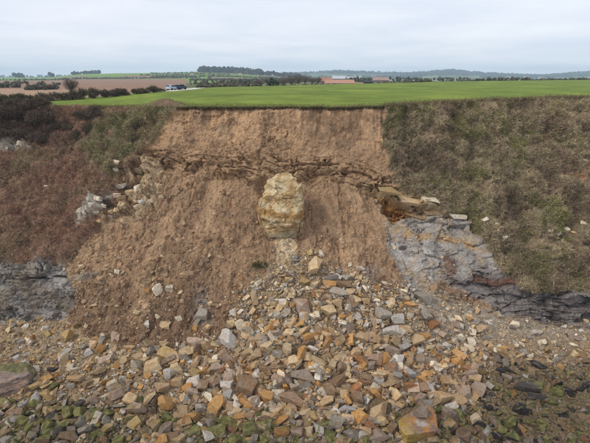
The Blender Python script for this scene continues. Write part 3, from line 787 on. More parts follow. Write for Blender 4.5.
# ------------------------------------------------------------------ loose rubble: sample stones by place
n_try = 84000
sx_ = RNG.uniform(-90, 690, n_try); sy_ = RNG.uniform(236, 520, n_try)
sd_c = poly_sd(sx_, sy_, POLY_CONE)
sp3, sn3, sgi = grid_at_many(sx_, sy_)
core = np.exp(-(((sx_ - 330) / 120) ** 2)) * sstep(250, 300, sy_) * sstep(470, 400, sy_)
uu = RNG.random(n_try)
size = 1.4 * (1 - uu) ** (-0.5)                      # pareto sizes in photo px at the cone
size *= 0.78 + 0.55 * core + 0.2 * sstep(380, 430, sy_)
size = np.clip(size, 1.2, 11.5)
size *= np.where((sx_ > 430) & (sy_ < 350), 0.7, 1.0) * (0.62 + 0.38 * sstep(330, 395, sy_ + 0.25 * np.clip(sx_ - 60, 0, 160))) * np.where(sx_ > 480, 0.78, 1.0)
keep = sd_c > RNG.uniform(-9, 3, n_try)
keep &= ~((sx_ < -10) | (sx_ > 600) | (sy_ > 452)) | (RNG.random(n_try) < 0.35)
keep &= RNG.random(n_try) < np.where((sx_ > 520) & (sy_ > 395), 0.6, 1.0)
# sparse stones and clods over the bare slope
m_s = m_soil[sgi]
soilpick = (sd_c < -3) & (m_s > 0.4) & (RNG.random(n_try) < np.where(sx_ < 290, 0.30, 0.13) * sstep(225, 330, sy_ + 10))
soilpick &= RNG.random(n_try) < 0.42
grypick = (sd_c < -3) & (m_gr[sgi] > 0.4) & (RNG.random(n_try) < 0.25)
size = np.where(soilpick, np.minimum(size * 0.62, 5.0), size); size = np.where(grypick, size * 0.6, size)
keep |= soilpick | grypick
for hx, hy, hw, hh, hc in heroes + [(418, 421, 46, 34, ''), (10, 374, 42, 24, ''), (527, 384, 28, 12, ''), (537, 394, 24, 10, '')]:
    keep &= ~(np.hypot((sx_ - hx) / (hw * 0.5), (sy_ - hy - 1) / (hh * 0.5)) < 1.0)
ki = np.where(keep)[0]
names = list(PAL)
def weights(x, y, soil):
    w = dict(tan=3, buff=3, brown=1.2, orange=1.0, grey=1.6, mauve=0.8, cream=0.9, pinkish=1.0, ochre=0.6, rust=0.15)
    w['pale grey'] = 1.3
    if soil: w = dict(brown=2, tan=2.6, buff=1.6, cream=0.9, grey=0.3)
    elif 230 < x < 400 and y < 335: w.update(cream=2.6, buff=4, orange=0.9, brown=0.5, mauve=0.5); w['pale grey'] = 2.4
    elif x > 400 and y < 350: w.update(grey=2.4, cream=3.2, buff=3.4, orange=0.3, brown=0.4, rust=0.05, ochre=0.2); w['pale grey'] = 3.6
    elif x < 150 and y < 375: w.update(buff=4, ochre=1.5, cream=1.5, brown=0.4, mauve=0.4)
    elif y > 345 and 190 < x < 480: w.update(brown=1.6, orange=1.7, mauve=1.1, rust=0.5, cream=1.1)
    return w
names_pick = []
for i in ki:
    w = weights(sx_[i], sy_[i], soilpick[i])
    if low[sgi[i]] > 0.5 and not soilpick[i]:
        w['olive'] = 2.0; w['mossy green'] = 1.7; w['brown'] = 2.5
        if sx_[i] > 440: w['blackish'] = 3.0; w['mossy green'] = 1.8; w['brown'] = 4; w['buff'] = 1; w['cream'] = .2; w['pale grey'] = .3
        if sx_[i] < 130: w['blackish'] = 0.9; w['mossy green'] = 1.6
    ks = list(w); names_pick.append(random.choices(ks, [w[k] for k in ks])[0])
order = np.argsort(-size[ki])
inframe = (sx_[ki] > 2) & (sx_[ki] < 588) & (sy_[ki] < 440) & (sy_[ki] > 255)
n_ind = 300 - len(heroes) - 8
ind = [j for j in order if inframe[j]][:n_ind]
for j in ind:
    i = ki[j]
    place_stone(sx_[i], sy_[i], size[i] * random.uniform(1.0, 1.35), size[i] * random.uniform(0.75, 1.05), names_pick[j])
rest = np.setdiff1d(np.arange(len(ki)), np.array(ind))
SM = [rock_shape(500 + k, 2 + k % 3, 0, (0.3, 0.7)) for k in range(20)]      # 20-face chips
MD = [rock_shape(700 + k, 4 + k % 3, 0, (0.3, 0.8)) for k in range(24)]      # 80-face stones
def rand_rot(n, tilt):
    yaw = RNG.uniform(0, 2 * np.pi, n); a = RNG.normal(0, tilt, n); b = RNG.normal(0, tilt, n)
    cz, sz = np.cos(yaw), np.sin(yaw); ca, sa = np.cos(a), np.sin(a); cb, sb = np.cos(b), np.sin(b)
    z0, o1 = np.zeros(n), np.ones(n)
    Rz = np.stack([cz, -sz, z0, sz, cz, z0, z0, z0, o1], 1).reshape(n, 3, 3)
    Rx = np.stack([o1, z0, z0, z0, ca, -sa, z0, sa, ca], 1).reshape(n, 3, 3)
    Ry = np.stack([cb, z0, sb, z0, o1, z0, -sb, z0, cb], 1).reshape(n, 3, 3)
    return Rz @ Rx @ Ry
def scatter(protos, pos, scl, rot, cols):
    Vs, Fs, Cs = [], [], []; off = 0
    pick = RNG.integers(0, len(protos), len(pos))
    for k, (W, F) in enumerate(protos):
        s = np.where(pick == k)[0]
        if not len(s): continue
        V = np.einsum('nij,nvj->nvi', rot[s], W[None] * scl[s][:, None, :]) + pos[s][:, None, :]
        Fa = F[None] + (np.arange(len(s)) * len(W))[:, None, None] + off
        Vs.append(V.reshape(-1, 3)); Fs.append(Fa.reshape(-1, 3)); Cs.append(np.repeat(cols[s], len(W), 0)); off += len(s) * len(W)
    return np.concatenate(Vs), np.concatenate(Fs), np.concatenate(Cs)
def rubble(sel, protos, name, label):
    i = ki[sel]
    pos = sp3[i].copy(); d = pos[:, 1] * cp - (pos[:, 2] - H) * sp
    r = size[i] * d / FPX / 2
    scl = np.stack([r * RNG.uniform(0.85, 1.6, len(r)), r * RNG.uniform(0.65, 1.15, len(r)), r * RNG.uniform(0.25, 0.9, len(r))], 1)
    pos += sn3[i] * (scl[:, 2] * 0.55)[:, None]
    cc = np.array([stone_rgb(PAL[names_pick[j]]) for j in sel]) * RNG.uniform(0.58, 1.16, len(sel))[:, None] * (1 - (0.26 + 0.2 * (sx_[i] > 450)) * low[sgi[i]])[:, None]
    moss = np.array([0.7 if names_pick[j] == 'mossy green' else 0.45 if names_pick[j] == 'olive' else 0.0 for j in sel]) + 0.35 * low[sgi[i]] * RNG.random(len(sel))
    V, F, Cc = scatter(protos, pos, scl, rand_rot(len(i), 0.55), np.concatenate([cc, (1 - np.clip(moss, 0, 0.85))[:, None]], 1))
    link(name, mesh_np(name, V, F, Cc, False), M_rubble, label=label, kind='stuff')
big_s = size[ki][rest] > 4.2
rubble(rest[big_s], MD, 'rubble', 'angular buff and grey rubble heaped over the fan and beach')
rubble(rest[~big_s], SM, 'shingle', 'small stones and chips filling the gaps on the beach')

# clods of earth on the bare slope
def clods():
    n = 2300
    ca = np.linalg.norm(np.cross(np.gradient(P, axis=1), np.gradient(P, axis=0)), axis=-1).ravel()
    w = ca * m_soil * sstep(175, 250, py + 10 * n1) * (0.35 + sstep(-0.2, 0.6, n2)) * (0.4 + sstep(300, 200, px))
    c = np.cumsum(w); i = np.clip(np.searchsorted(c, RNG.random(n) * c[-1]), 0, len(w) - 1)
    pos = P.reshape(-1, 3)[i] + RNG.normal(0, 0.06, (n, 3)) * [1, 1, 0]
    r = np.clip(0.05 * (1 - RNG.random(n)) ** (-0.4), 0.045, 0.26)
    scl = np.stack([r * RNG.uniform(0.9, 1.4, n), r * RNG.uniform(0.8, 1.2, n), r * RNG.uniform(0.6, 1.0, n)], 1)
    cc = C[i] * RNG.uniform(0.9, 1.3, (n, 1)); pale = RNG.random(n) < 0.14
    cc[pale] = alb((206, 182, 146))
    V, F, Cc = scatter(SM, pos, scl, rand_rot(n, 0.6), np.concatenate([cc, np.ones((n, 1))], 1))
    link('earth_clods', mesh_np('earth_clods', V, F, Cc, False), M_rubble, label='crumbled earth clods strewn over the bare landslip slope', kind='stuff')
clods()

# ---- tell the single stones apart in words
def col_word(c): return c
ORD = ['nearest', 'second nearest', 'third nearest', 'fourth nearest', 'fifth nearest', 'sixth nearest', 'seventh nearest', 'eighth nearest', 'ninth nearest', 'tenth nearest', 'eleventh nearest', 'twelfth nearest']
buckets = {}
for o, x, y, w, c in pending:
    lm = min((L for L in LANDMARKS if math.hypot(x - L[1], y - L[2]) > 6), key=lambda L: math.hypot(x - L[1], y - L[2]))
    ddx, ddy = x - lm[1], y - lm[2]
    a = math.degrees(math.atan2(-ddy, ddx)) % 360
    rel = ['right of', 'above and right of', 'above', 'above and left of', 'left of', 'below and left of', 'below', 'below and right of'][int((a + 22.5) // 45) % 8]
    sz = 'large' if w >= 20 else 'medium-sized' if w >= 13 else 'small'
    buckets.setdefault((sz, c, rel, lm[0]), []).append((math.hypot(ddx, ddy), o))
special = {(303, 374): 'big mauve block in the middle of the lower rockfall', (136, 407): 'wide pinkish slab on the lower left beach',
           (228, 338): 'pale soil-bound stone, jagged, at the foot of the brown slope', (381, 314): 'rounded grey boulder high on the right of the rockfall',
           (248, 385): 'dark brown upright slab left of the big mauve block'}
for (sz, c, rel, lm), lst in buckets.items():
    lst.sort(key=lambda t: t[0])
    for k, (dd, o) in enumerate(lst):
        if len(lst) == 1: o['label'] = f'{sz} {c} stone {rel} the {lm}'
        else: o['label'] = f'{sz} {c} stone, {ORD[min(k, 11)]} {rel} the {lm}'
        o['group'] = 'stones of the rockfall'
for o, x, y, w, c in pending:
    for (a, b), L in special.items():
        if abs(a - x) < 0.5 and abs(b - y) < 0.5 and w > 12: o['label'] = L

# ------------------------------------------------------------------ the tall yellow boulder
def tall_boulder():
    V, F = ICO[5]
    V2, F2 = ico(7)
    V, F = V2, F2
    prof_y = np.array([172, 175, 178, 186, 195, 205, 215, 222, 230, 236, 240.0])
    xl = np.array([283, 279, 275, 268, 263, 261, 262, 267, 275, 282, 287.0])
    xr = np.array([288, 291, 295, 300, 303, 303, 303, 301, 298, 296, 294.0])
    p, n, gi = grid_at(284, 241)
    d = p[1] * cp - (p[2] - H) * sp + 0.3
    u = d / FPX
    hh = (240 - 172) * u * 1.02
    t = (V[:, 2] + 1) / 2
    yy = 240 - t * 68
    L = (np.interp(yy, prof_y, xl) - 284) * u; Rr = (np.interp(yy, prof_y, xr) - 284) * u
    ring = np.hypot(V[:, 0], V[:, 1]) + 1e-9
    ca, sa = V[:, 0] / ring, V[:, 1] / ring
    k = (np.abs(ca) ** 3.6 + np.abs(sa) ** 3.6) ** (-1 / 3.6)
    half = (Rr - L) / 2; mid = (Rr + L) / 2
    X = mid + half * ca * k
    Yv = half * sa * k * 0.85
    Z = t * hh
    W = np.stack([X, Yv, Z], 1)
    # facets and flat-lying strata; the overhang is only shade painted further down
    ctr = np.array([0, 0, hh * 0.5])
    rad = W - ctr; rn = rad / (np.linalg.norm(rad, axis=1)[:, None] + 1e-9)
    rb = np.random.default_rng(12)
    e1 = W[F[:, 1]] - W[F[:, 0]]; e2 = W[F[:, 2]] - W[F[:, 0]]; fnm = np.cross(e1, e2); vn = np.zeros_like(W)
    for q_ in range(3): np.add.at(vn, F[:, q_], fnm)
    vn /= np.linalg.norm(vn, axis=1)[:, None] + 1e-9
    for count, flatn, step, jit in ((26, 0.85, 0.16, 0.22), (150, 0.8, 0.07, 0.2), (700, 0.7, 0.025, 0.25)):
        sd_ = rb.choice(len(W), count, replace=False)
        S = W[sd_]; SN = vn[sd_] + rb.normal(0, jit, (count, 3)); SN /= np.linalg.norm(SN, axis=1)[:, None]
        met = np.array([1.0, 1.0, 1.7]); best = np.full(len(W), 1e9); cid = np.zeros(len(W), int)
        wq = W + 0.10 * np.stack([pn(W * 1.5), pn(W * 1.5 + 7), pn(W * 1.5 + 15)], 1)
        for q_ in range(count):
            dq = np.sum(((wq - S[q_]) * met) ** 2, axis=1); up_ = dq < best; best[up_] = dq[up_]; cid[up_] = q_
        off = rb.normal(0, step, count)
        pd = np.sum((W - S[cid]) * SN[cid], axis=1)
        W = W - SN[cid] * np.clip(pd * flatn, -0.45, 0.45)[:, None] + SN[cid] * off[cid][:, None]
    W = W + vn * (0.03 * fbm(W, 3.0, 4, 0.7, 8.0))[:, None]
    a = fbm(W, 0.8, 4, 0.6, 3.0); b = fbm(W, 2.2, 4, 0.6, 13.0); tt = t + 0.05 * a + 0.012 * W[:, 0]
    Cb = np.tile(alb((204, 178, 134)), (len(W), 1))
    Cb = blend(Cb, (222, 206, 172), sstep(-0.1, 0.4, a) * 0.8)
    Cb = blend(Cb, (188, 154, 98), sstep(0.0, 0.5, b - 0.4 * a) * 0.8)
    Cb = blend(Cb, (150, 118, 84), sstep(0.3, 0.6, -a + 0.4 * b) * 0.6)
    Cb = blend(Cb, (168, 130, 78), sstep(0.40, 0.43, tt) * sstep(0.53, 0.50, tt) * 0.9)
    Cb = blend(Cb, (140, 108, 70), sstep(0.2, 0.26, tt) * sstep(0.41, 0.38, tt) * sstep(-0.4, 0.2, b) * 0.8)  # darker brown rock, with shade of an unmodelled overhang put into the colour
    Cb = blend(Cb, (164, 150, 124), sstep(0.24, 0.16, tt) * 0.8)
    me = mesh_np('boulder_mesh', W, F, Cb, False)
    me.materials.append(mat_terrain('yellow_sandstone', 4.0, 1.0, 0.12))
    o = link('boulder', me, None, label='tall yellow boulder standing upright on the landslip slope', cat='boulder')
    o.location = Vector(p) + Vector((-0.15, 1.35, -0.7))
    # lean back a little with the slope
    o.rotation_euler = (math.radians(-9), 0, 0)
    return o
tall_boulder()

# ------------------------------------------------------------------ grass, bracken and scrub on the slopes
cell_area = np.zeros((NR, NC))
cv = np.cross(np.gradient(P, axis=1), np.gradient(P, axis=0)); cell_area = np.linalg.norm(cv, axis=-1)
cell_area[:, :20] *= 0.5; cell_area[:, -20:] *= 0.5
def sample_ground(density, n):
    w = (cell_area.ravel() * density)
    w[np.isnan(w)] = 0
    c = np.cumsum(w); i = np.searchsorted(c, RNG.random(n) * c[-1])
    i = np.clip(i, 0, len(w) - 1)
    j = P.reshape(-1, 3)[i]
    return j + RNG.normal(0, 0.05, (n, 3)), PN.reshape(-1, 3)[i], i
def blades(pos, nrm, length, width, cols, bend=0.35, upmix=0.6, spread=0.55, per=1, two=True):
    n = len(pos)
    dirv = nrm * (1 - upmix) + np.array([0, 0, 1]) * upmix + RNG.normal(0, spread, (n, 3))
    dirv /= np.linalg.norm(dirv, axis=1)[:, None]
    side = np.cross(dirv, RNG.normal(size=(n, 3))); side /= np.linalg.norm(side, axis=1)[:, None]
    bd = RNG.normal(0, bend, (n, 3)); bd[:, 2] -= bend * 0.6
    L = length[:, None]; Wd = width[:, None]
    a = pos - side * Wd / 2 - nrm * 0.05; b = pos + side * Wd / 2 - nrm * 0.05
    mpt = pos + dirv * L * 0.55
    c1 = mpt - side * Wd * 0.4; c2 = mpt + side * Wd * 0.4
    tip = pos + (dirv + bd * 0.8) * L
    if not two:
        V = np.stack([a, b, tip], 1).reshape(-1, 3)
        return V, (np.arange(n) * 3)[:, None] + np.array([[0, 1, 2]]), np.repeat(cols, 3, 0)
    V = np.stack([a, b, c2, c1, tip], 1).reshape(-1, 3)
    o = (np.arange(n) * 5)[:, None]
    F = np.concatenate([o + [0, 1, 2], o + [0, 2, 3], o + [3, 2, 4]])
    return V, F, np.repeat(cols, 5, 0)
def pick_cols(n, pal, wts=None, var=0.2):
    pal = np.array([alb(c) for c in pal]); k = RNG.choice(len(pal), n, p=wts)
    return pal[k] * RNG.uniform(1 - var, 1 + var, (n, 1))
def tuft_field(density, n_tufts, per, lo, hi, wlo, whi, colfun, name, label, **kw):
    p0, n0, gi = sample_ground(density, n_tufts)
    tc_ = colfun(gi)
    pos = np.repeat(p0, per, 0) + RNG.normal(0, 0.07, (n_tufts * per, 3)) * [1, 1, 0.4]
    nrm = np.repeat(n0, per, 0); cc = np.repeat(tc_, per, 0) * RNG.uniform(0.72, 1.25, (n_tufts * per, 1))
    sc = np.repeat(RNG.uniform(0.6, 1.25, n_tufts), per)
    V, F, Cc = blades(pos, nrm, RNG.uniform(lo, hi, n_tufts * per) * sc, RNG.uniform(wlo, whi, n_tufts * per), cc, **kw)
    return link(name, mesh_np(name, V, F, Cc, False), M_grass, label=label, kind='stuff')
gp = fbm(flat, 0.3, 4, 0.6, 55.0)
def cols_right(gi):
    n = len(gi)
    c = pick_cols(n, [(184, 170, 140), (164, 150, 122), (144, 130, 112), (200, 186, 152), (142, 138, 102)], [.28, .24, .2, .14, .14])
    g = pick_cols(n, [(126, 126, 84), (144, 140, 96), (160, 150, 114)], [.4, .35, .25]); s = sstep(0.05, 0.5, gp[gi] + RNG.normal(0, 0.12, n) + 0.5 * sstep(410, 388, px[gi]) + 0.4 * sstep(112, 104, py[gi]) * sstep(500, 400, px[gi]))[:, None]
    c = c * (1 - s) + g * s
    b = pick_cols(n, [(138, 118, 104), (156, 134, 116), (118, 102, 92)]); s = sstep(0.1, 0.5, -n1[gi] + RNG.normal(0, 0.15, n))[:, None]
    c = c * (1 - s * 0.8) + b * s * 0.8
    return c * (1.0 + 0.35 * np.clip(gul[gi], -0.8, 0.8))[:, None] * np.array([1.04, 0.985, 0.9])
tuft_field(m_sr * (m_sr > 0.5) * sstep(-0.9, -0.3, n2) * (1 - 0.85 * bare), 64000, 5, 0.14, 0.42, 0.025, 0.06, cols_right, 'rough_grass', 'dry tangled grass and bramble covering the right-hand slope', spread=0.6, upmix=0.45, two=False)
def cols_left(gi):
    n = len(gi)
    c = pick_cols(n, [(178, 140, 114), (158, 126, 106), (196, 160, 130), (140, 116, 100), (178, 158, 126)], [.3, .25, .2, .15, .1])
    s = np.maximum(m_gl[gi], sstep(0.25, 0.6, n1[gi] + RNG.normal(0, 0.1, n)) * 0.6 * (px[gi] > 60))[:, None]
    g = pick_cols(n, [(142, 136, 94), (162, 152, 110), (180, 160, 126), (152, 130, 110)], [.25, .25, .3, .2])
    c = c * (1 - s) + g * s
    big_ = fbm(flat[gi], 0.14, 3, 0.6, 303.0)
    s = (sstep(0.05, 0.4, big_ + RNG.normal(0, 0.1, n)) * 0.8)[:, None]; c = c * (1 - s) + pick_cols(n, [(150, 142, 102), (168, 150, 118), (132, 122, 92)]) * s
    s = (sstep(0.05, 0.4, -big_ + RNG.normal(0, 0.1, n)) * 0.45)[:, None]; c = c * (1 - s) + pick_cols(n, [(188, 138, 110), (162, 116, 94), (134, 104, 88)]) * s
    s = (sstep(80, 45, px[gi]) * sstep(152, 138, py[gi]))[:, None]
    return c * (1 - s) + pick_cols(n, [(94, 78, 68), (110, 90, 78)]) * s
tuft_field(m_l * (m_l > 0.5) * (1 - m_w) * sstep(-1.0, -0.3, n2), 48000, 5, 0.14, 0.4, 0.025, 0.06, cols_left, 'bracken', 'dead red-brown bracken and grass on the left-hand slope', spread=0.65, upmix=0.4, two=False)
# turf fringe along the cliff top and short crop near the edge
def fringe():
    ncol = 15000
    k = RNG.uniform(0, 1, ncol); ppx = RNG.uniform(-60, 660, ncol)
    dd = (RNG.random(ncol) ** 2.0) * 5.0 - 0.25
    c = np.interp(ppx, LPX, np.arange(len(LPX))); 
    ey = np.interp(ppx, LPX, eY); ez = np.interp(ppx, LPX, eZ)
    Yq = ey + dd
    zq = land_z(ppx, Yq, ez, ey) + 0.75 * np.exp(-(((ppx - 165) / 17) ** 2)) * sstep(0, 3, dd) * sstep(14, 5, dd)
    Xq = (ppx - CX) / FPX * (Yq * cp - (zq - H) * sp)
    pos = np.stack([Xq, Yq, zq], 1); nrm = np.tile([0, -0.25, 0.97], (ncol, 1))
    green = pick_cols(ncol, [(136, 148, 76), (148, 156, 84), (124, 134, 70), (158, 150, 104)], [.35, .3, .2, .15])
    dry = pick_cols(ncol, [(140, 122, 92), (118, 100, 80), (104, 88, 70), (126, 124, 74)], [.3, .3, .2, .2])
    s = np.clip(sstep(376, 392, ppx) * 0.85 * (dd < 3.5) + np.exp(-(((ppx - 165) / 17) ** 2)) + sstep(60, 40, ppx) + 0.25 * (dd < 0.6), 0, 1)
    s = (RNG.random(ncol) < s)[:, None]
    ln = RNG.uniform(0.1, 0.32, ncol) * (1 + 0.9 * s[:, 0] * (ppx > 380))
    V, F, Cc = blades(pos, nrm, ln, RNG.uniform(0.025, 0.05, ncol), np.where(s, dry, green), spread=0.4, upmix=0.7)
    link('turf_fringe', mesh_np('turf_fringe', V, F, Cc, False), M_grass, label='ragged fringe of grass along the cliff top edge', kind='stuff')
    # overhanging sods
    n2_ = 5000
    ppx = RNG.uniform(176, 384, n2_); ey = np.interp(ppx, GX, EY); ez = np.interp(ppx, GX, EZ)
    pos = np.stack([(ppx - CX) / FPX * (ey * cp - (ez - H) * sp), ey - RNG.uniform(0.0, 0.28, n2_), ez + RNG.uniform(-0.25, 0.08, n2_)], 1)
    V, F, Cc = blades(pos, np.tile([0, -0.7, -0.2], (n2_, 1)), RNG.uniform(0.08, 0.26, n2_), RNG.uniform(0.03, 0.06, n2_), pick_cols(n2_, [(84, 66, 52), (98, 80, 60), (96, 100, 54), (72, 58, 48)]), spread=0.4, upmix=-0.3)
    link('turf_roots', mesh_np('turf_roots', V, F, Cc, False), M_grass, label='dark roots and sods hanging over the top of the scar', kind='stuff')
fringe()
# green tuft lying on the slope
p0, n0, gi = grid_at(261, 266)
pos = np.array(p0) + RNG.normal(0, 1, (500, 3)) * [0.5, 0.3, 0.12]
V, F, Cc = blades(pos, np.tile(n0, (500, 1)), RNG.uniform(0.15, 0.45, 500), RNG.uniform(0.03, 0.06, 500), pick_cols(500, [(74, 82, 44), (92, 98, 52), (70, 62, 46)]), spread=0.6)
link('grass_clump', mesh_np('grass_clump', V, F, Cc, False), M_grass, label='small dark green grass clump fallen on the brown slope', kind='stuff')

# ------------------------------------------------------------------ shrubs, hedges and trees
def shrub_arrays(rx, ry, rz, n, pal, wts=None, seed=0, tl=0.5, tw=0.035, lumps=7):
    r = np.random.default_rng(seed)
    c = r.normal(size=(lumps, 3)) * [rx * 0.42, ry * 0.42, rz * 0.22] + [0, 0, rz * 0.62]
    rad = r.uniform(0.45, 0.75, lumps)
    k = r.integers(0, lumps, n)
    d = r.normal(size=(n, 3)); d /= np.linalg.norm(d, axis=1)[:, None]
    q = c[k] + d * (r.random((n, 1)) ** 0.5) * rad[k][:, None] * [rx, ry, rz * 0.6]
    q[:, 2] = np.abs(q[:, 2]) + 0.02
    out = d * 0.7 + [0, 0, 0.45]
    a = pal[r.choice(len(pal), n, p=wts)] * r.uniform(0.75, 1.25, (n, 1))
    global RNG
    keep_, RNG = RNG, r
    V, F, Cc = blades(q, out, r.uniform(0.4, 1.0, n) * tl, r.uniform(0.6, 1.2, n) * tw, a, spread=0.5, upmix=0.2)
    RNG = keep_
    return V, F, Cc
def tube(pts, radii, sides=6):
    pts = [Vector(p) for p in pts]; V, F = [], []
    for i, p in enumerate(pts):
        d = (pts[min(i + 1, len(pts) - 1)] - pts[max(i - 1, 0)]).normalized()
        a = d.orthogonal().normalized(); b = d.cross(a)
        for s in range(sides):
            t = 2 * math.pi * s / sides
            V.append(p + (a * math.cos(t) + b * math.sin(t)) * radii[i])
    for i in range(len(pts) - 1):
        for s in range(sides):
            F.append((i * sides + s, i * sides + (s + 1) % sides, (i + 1) * sides + (s + 1) % sides, (i + 1) * sides + s))
    return [v[:] for v in V], F
def stems_mesh(n, hgt, spread, rad, seed, name='stem'):
    r = random.Random(seed); VV, FF = [], []
    for i in range(n):
        a = r.uniform(0, 2 * math.pi); s = r.uniform(0.3, 1) * spread
        b = Vector((math.cos(a) * s * 0.25, math.sin(a) * s * 0.25, -0.3)); t = Vector((math.cos(a) * s, math.sin(a) * s, hgt * r.uniform(0.7, 1)))
        m = (b + t) / 2 + Vector((r.uniform(-.2, .2), r.uniform(-.2, .2), 0.15 * hgt))
        V, F = tube([b, m, t], [rad, rad * 0.7, rad * 0.3], 5)
        o = len(VV); VV += V; FF += [tuple(k + o for k in f) for f in F]
    return mesh_np(name, np.array(VV), np.array(FF), None, True)
M_bark = mat_plain('bark', (92, 80, 70), 0.95, 0.1, 0.3, 6)
PAL_DARK = np.array([alb(c) for c in ((104, 88, 76), (90, 76, 68), (120, 100, 86), (80, 68, 62), (108, 100, 76))])
PAL_HEDGE = np.array([alb(c) for c in ((112, 96, 82), (98, 86, 72), (126, 108, 90), (106, 104, 72), (90, 80, 68))])
PAL_OLIVE = np.array([alb(c) for c in ((104, 104, 66), (90, 92, 58), (120, 112, 78), (98, 86, 66))])
def shrub(name, loc, rx, ry, rz, n, pal, seed, label, cat, group=None, tl=0.5, tw=0.04, lumps=7):
    e = bpy.data.objects.new(name, None); col.objects.link(e); e.location = loc; e.empty_display_size = 0.3
    e['label'] = label; e['category'] = cat
    if group: e['group'] = group
    V, F, Cc = shrub_arrays(rx, ry, rz, n, pal, None, seed, tl, tw, lumps)
    link('foliage', mesh_np('foliage', V, F, Cc, False), M_twig, e)
    link('stem', stems_mesh(7, rz * 0.8, max(rx, ry) * 0.6, 0.05 + 0.01 * rz, seed), M_bark, e)
    return e
# dark thicket on the left cliff top
thick = [(-12, 138, 15, 'leftmost'), (6, 122, 17, ''), (4, 142, 10, ''), (24, 118, 16, ''), (22, 138, 14, ''), (44, 122, 14, ''), (42, 140, 12, ''), (58, 128, 9, ''), (12, 110, 15, ''), (34, 109, 12, '')]
thick_lab = ['dark bare bush at the left edge above the white rock patch', 'dark bare bush behind the white rock patch, left end of the thicket', 'low dark bush hanging over the white rock patch',
             'tall dark bush in the middle of the left thicket', 'dark bush just right of the white rock patch', 'dark bush at the upper right of the left thicket', 'low dark bush at the lower right of the left thicket',
             'small brown bush at the right end of the left thicket', 'dark bush on the skyline side of the thicket at left', 'dark bush behind the thicket beside the green strip']
for k, (bx, by, bw, _) in enumerate(thick):
    p, n, gi = grid_at(bx, by)
    u = (p[1] * cp - (p[2] - H) * sp) / FPX
    shrub('bush', Vector(p) + Vector((0, 0, -0.3)), bw * u * 0.95, bw * u * 0.7, bw * u * 0.7, 5200, PAL_DARK, 40 + k, thick_lab[k], 'bush', 'dark bushes on the left cliff top', 0.55, 0.05, 9)
# scrub strip right of the thicket
scr = [(70, 128, 9), (84, 120, 9), (98, 116, 8), (78, 138, 8), (92, 130, 8), (140, 128, 8), (134, 142, 7), (108, 206, 6)]
scr_lab = ['greyish brown bush just right of the dark thicket', 'brown twiggy bush below the green strip on the left', 'brown bush left of the green grassy corner', 'low brown bush below right of the thicket',
           'brown twiggy bush beside the green grassy slope', 'dark brown bush on the green grassy corner', 'low brown bush above the pale rock by the scar', 'lone dark bush beside the white rocks at mid slope']
for k, (bx, by, bw) in enumerate(scr):
    p, n, gi = grid_at(bx, by)
    u = (p[1] * cp - (p[2] - H) * sp) / FPX
    shrub('bush', Vector(p) + Vector((0, 0, -0.25)), bw * u * 0.9, bw * u * 0.7, bw * u * 0.75, 2600, PAL_HEDGE if k != 7 else PAL_DARK, 60 + k, scr_lab[k], 'bush', 'scattered bushes on the left slope', 0.45, 0.04, 7)
# field hedge on the left: a row of bushes
hedge = [(-22, 99, 15, 12, 1), (-4, 101, 12, 10, 2), (10, 100, 9, 9, 2), (22, 100, 9, 10, 2), (35, 100, 9, 8, 2), (48, 99, 10, 10, 0), (60, 99, 10, 11, 0), (72, 98.5, 10, 12, 0), (83, 98, 9, 12, 0), (94, 97.5, 10, 14, 0), (105, 97, 9, 10, 1), (115, 96.5, 9, 10, 1), (125, 96, 9, 10, 1), (137, 95.5, 7, 9, 0), (145, 95, 6, 8, 0), (154, 94.5, 7, 10, 0), (162, 94, 4, 6, 1)]
hl = ['at the far left', 'first in view from the left edge', 'pale olive, second from the left edge', 'pale olive, third from the left edge', 'olive and low, left of the bare tree', 'dark, just left of the bare tree',
      'dark, below left of the bare tree', 'dark, right under the bare tree', 'dark, just right of the bare tree', 'tallest and darkest of the row', 'right of the tallest one', 'brown, second right of the tallest one',
      'brown, third right of the tallest one', 'small, at the gap before the cars', 'small, left of the last tall one', 'last tall one before the parked cars', 'smallest, beside the parked cars']
for k, (bx, by, bw, bh, ty) in enumerate(hedge):
    Y = np.interp(bx, [-30, 40, 100, 165], [80, 88, 98, 118])
    g = ground_at(bx, Y); u = (Y * cp - (g.z - H) * sp) / FPX
    base_py = CY - FPX * (g.y * sp + (g.z - H) * cp) / (g.y * cp - (g.z - H) * sp)
    hgt = max((base_py - (by - bh)) * u, 1.2) * 0.62
    shrub('hedge_bush', g - Vector((0, 0, 0.2)), bw * u * 0.75, bw * u * 0.6, hgt * 0.92, 1500, (PAL_HEDGE, PAL_DARK, PAL_OLIVE)[ty], 80 + k, 'hedge bush ' + hl[k], 'hedge bush', 'hedge beyond the green strip on the left', 0.7, 0.09, 7)
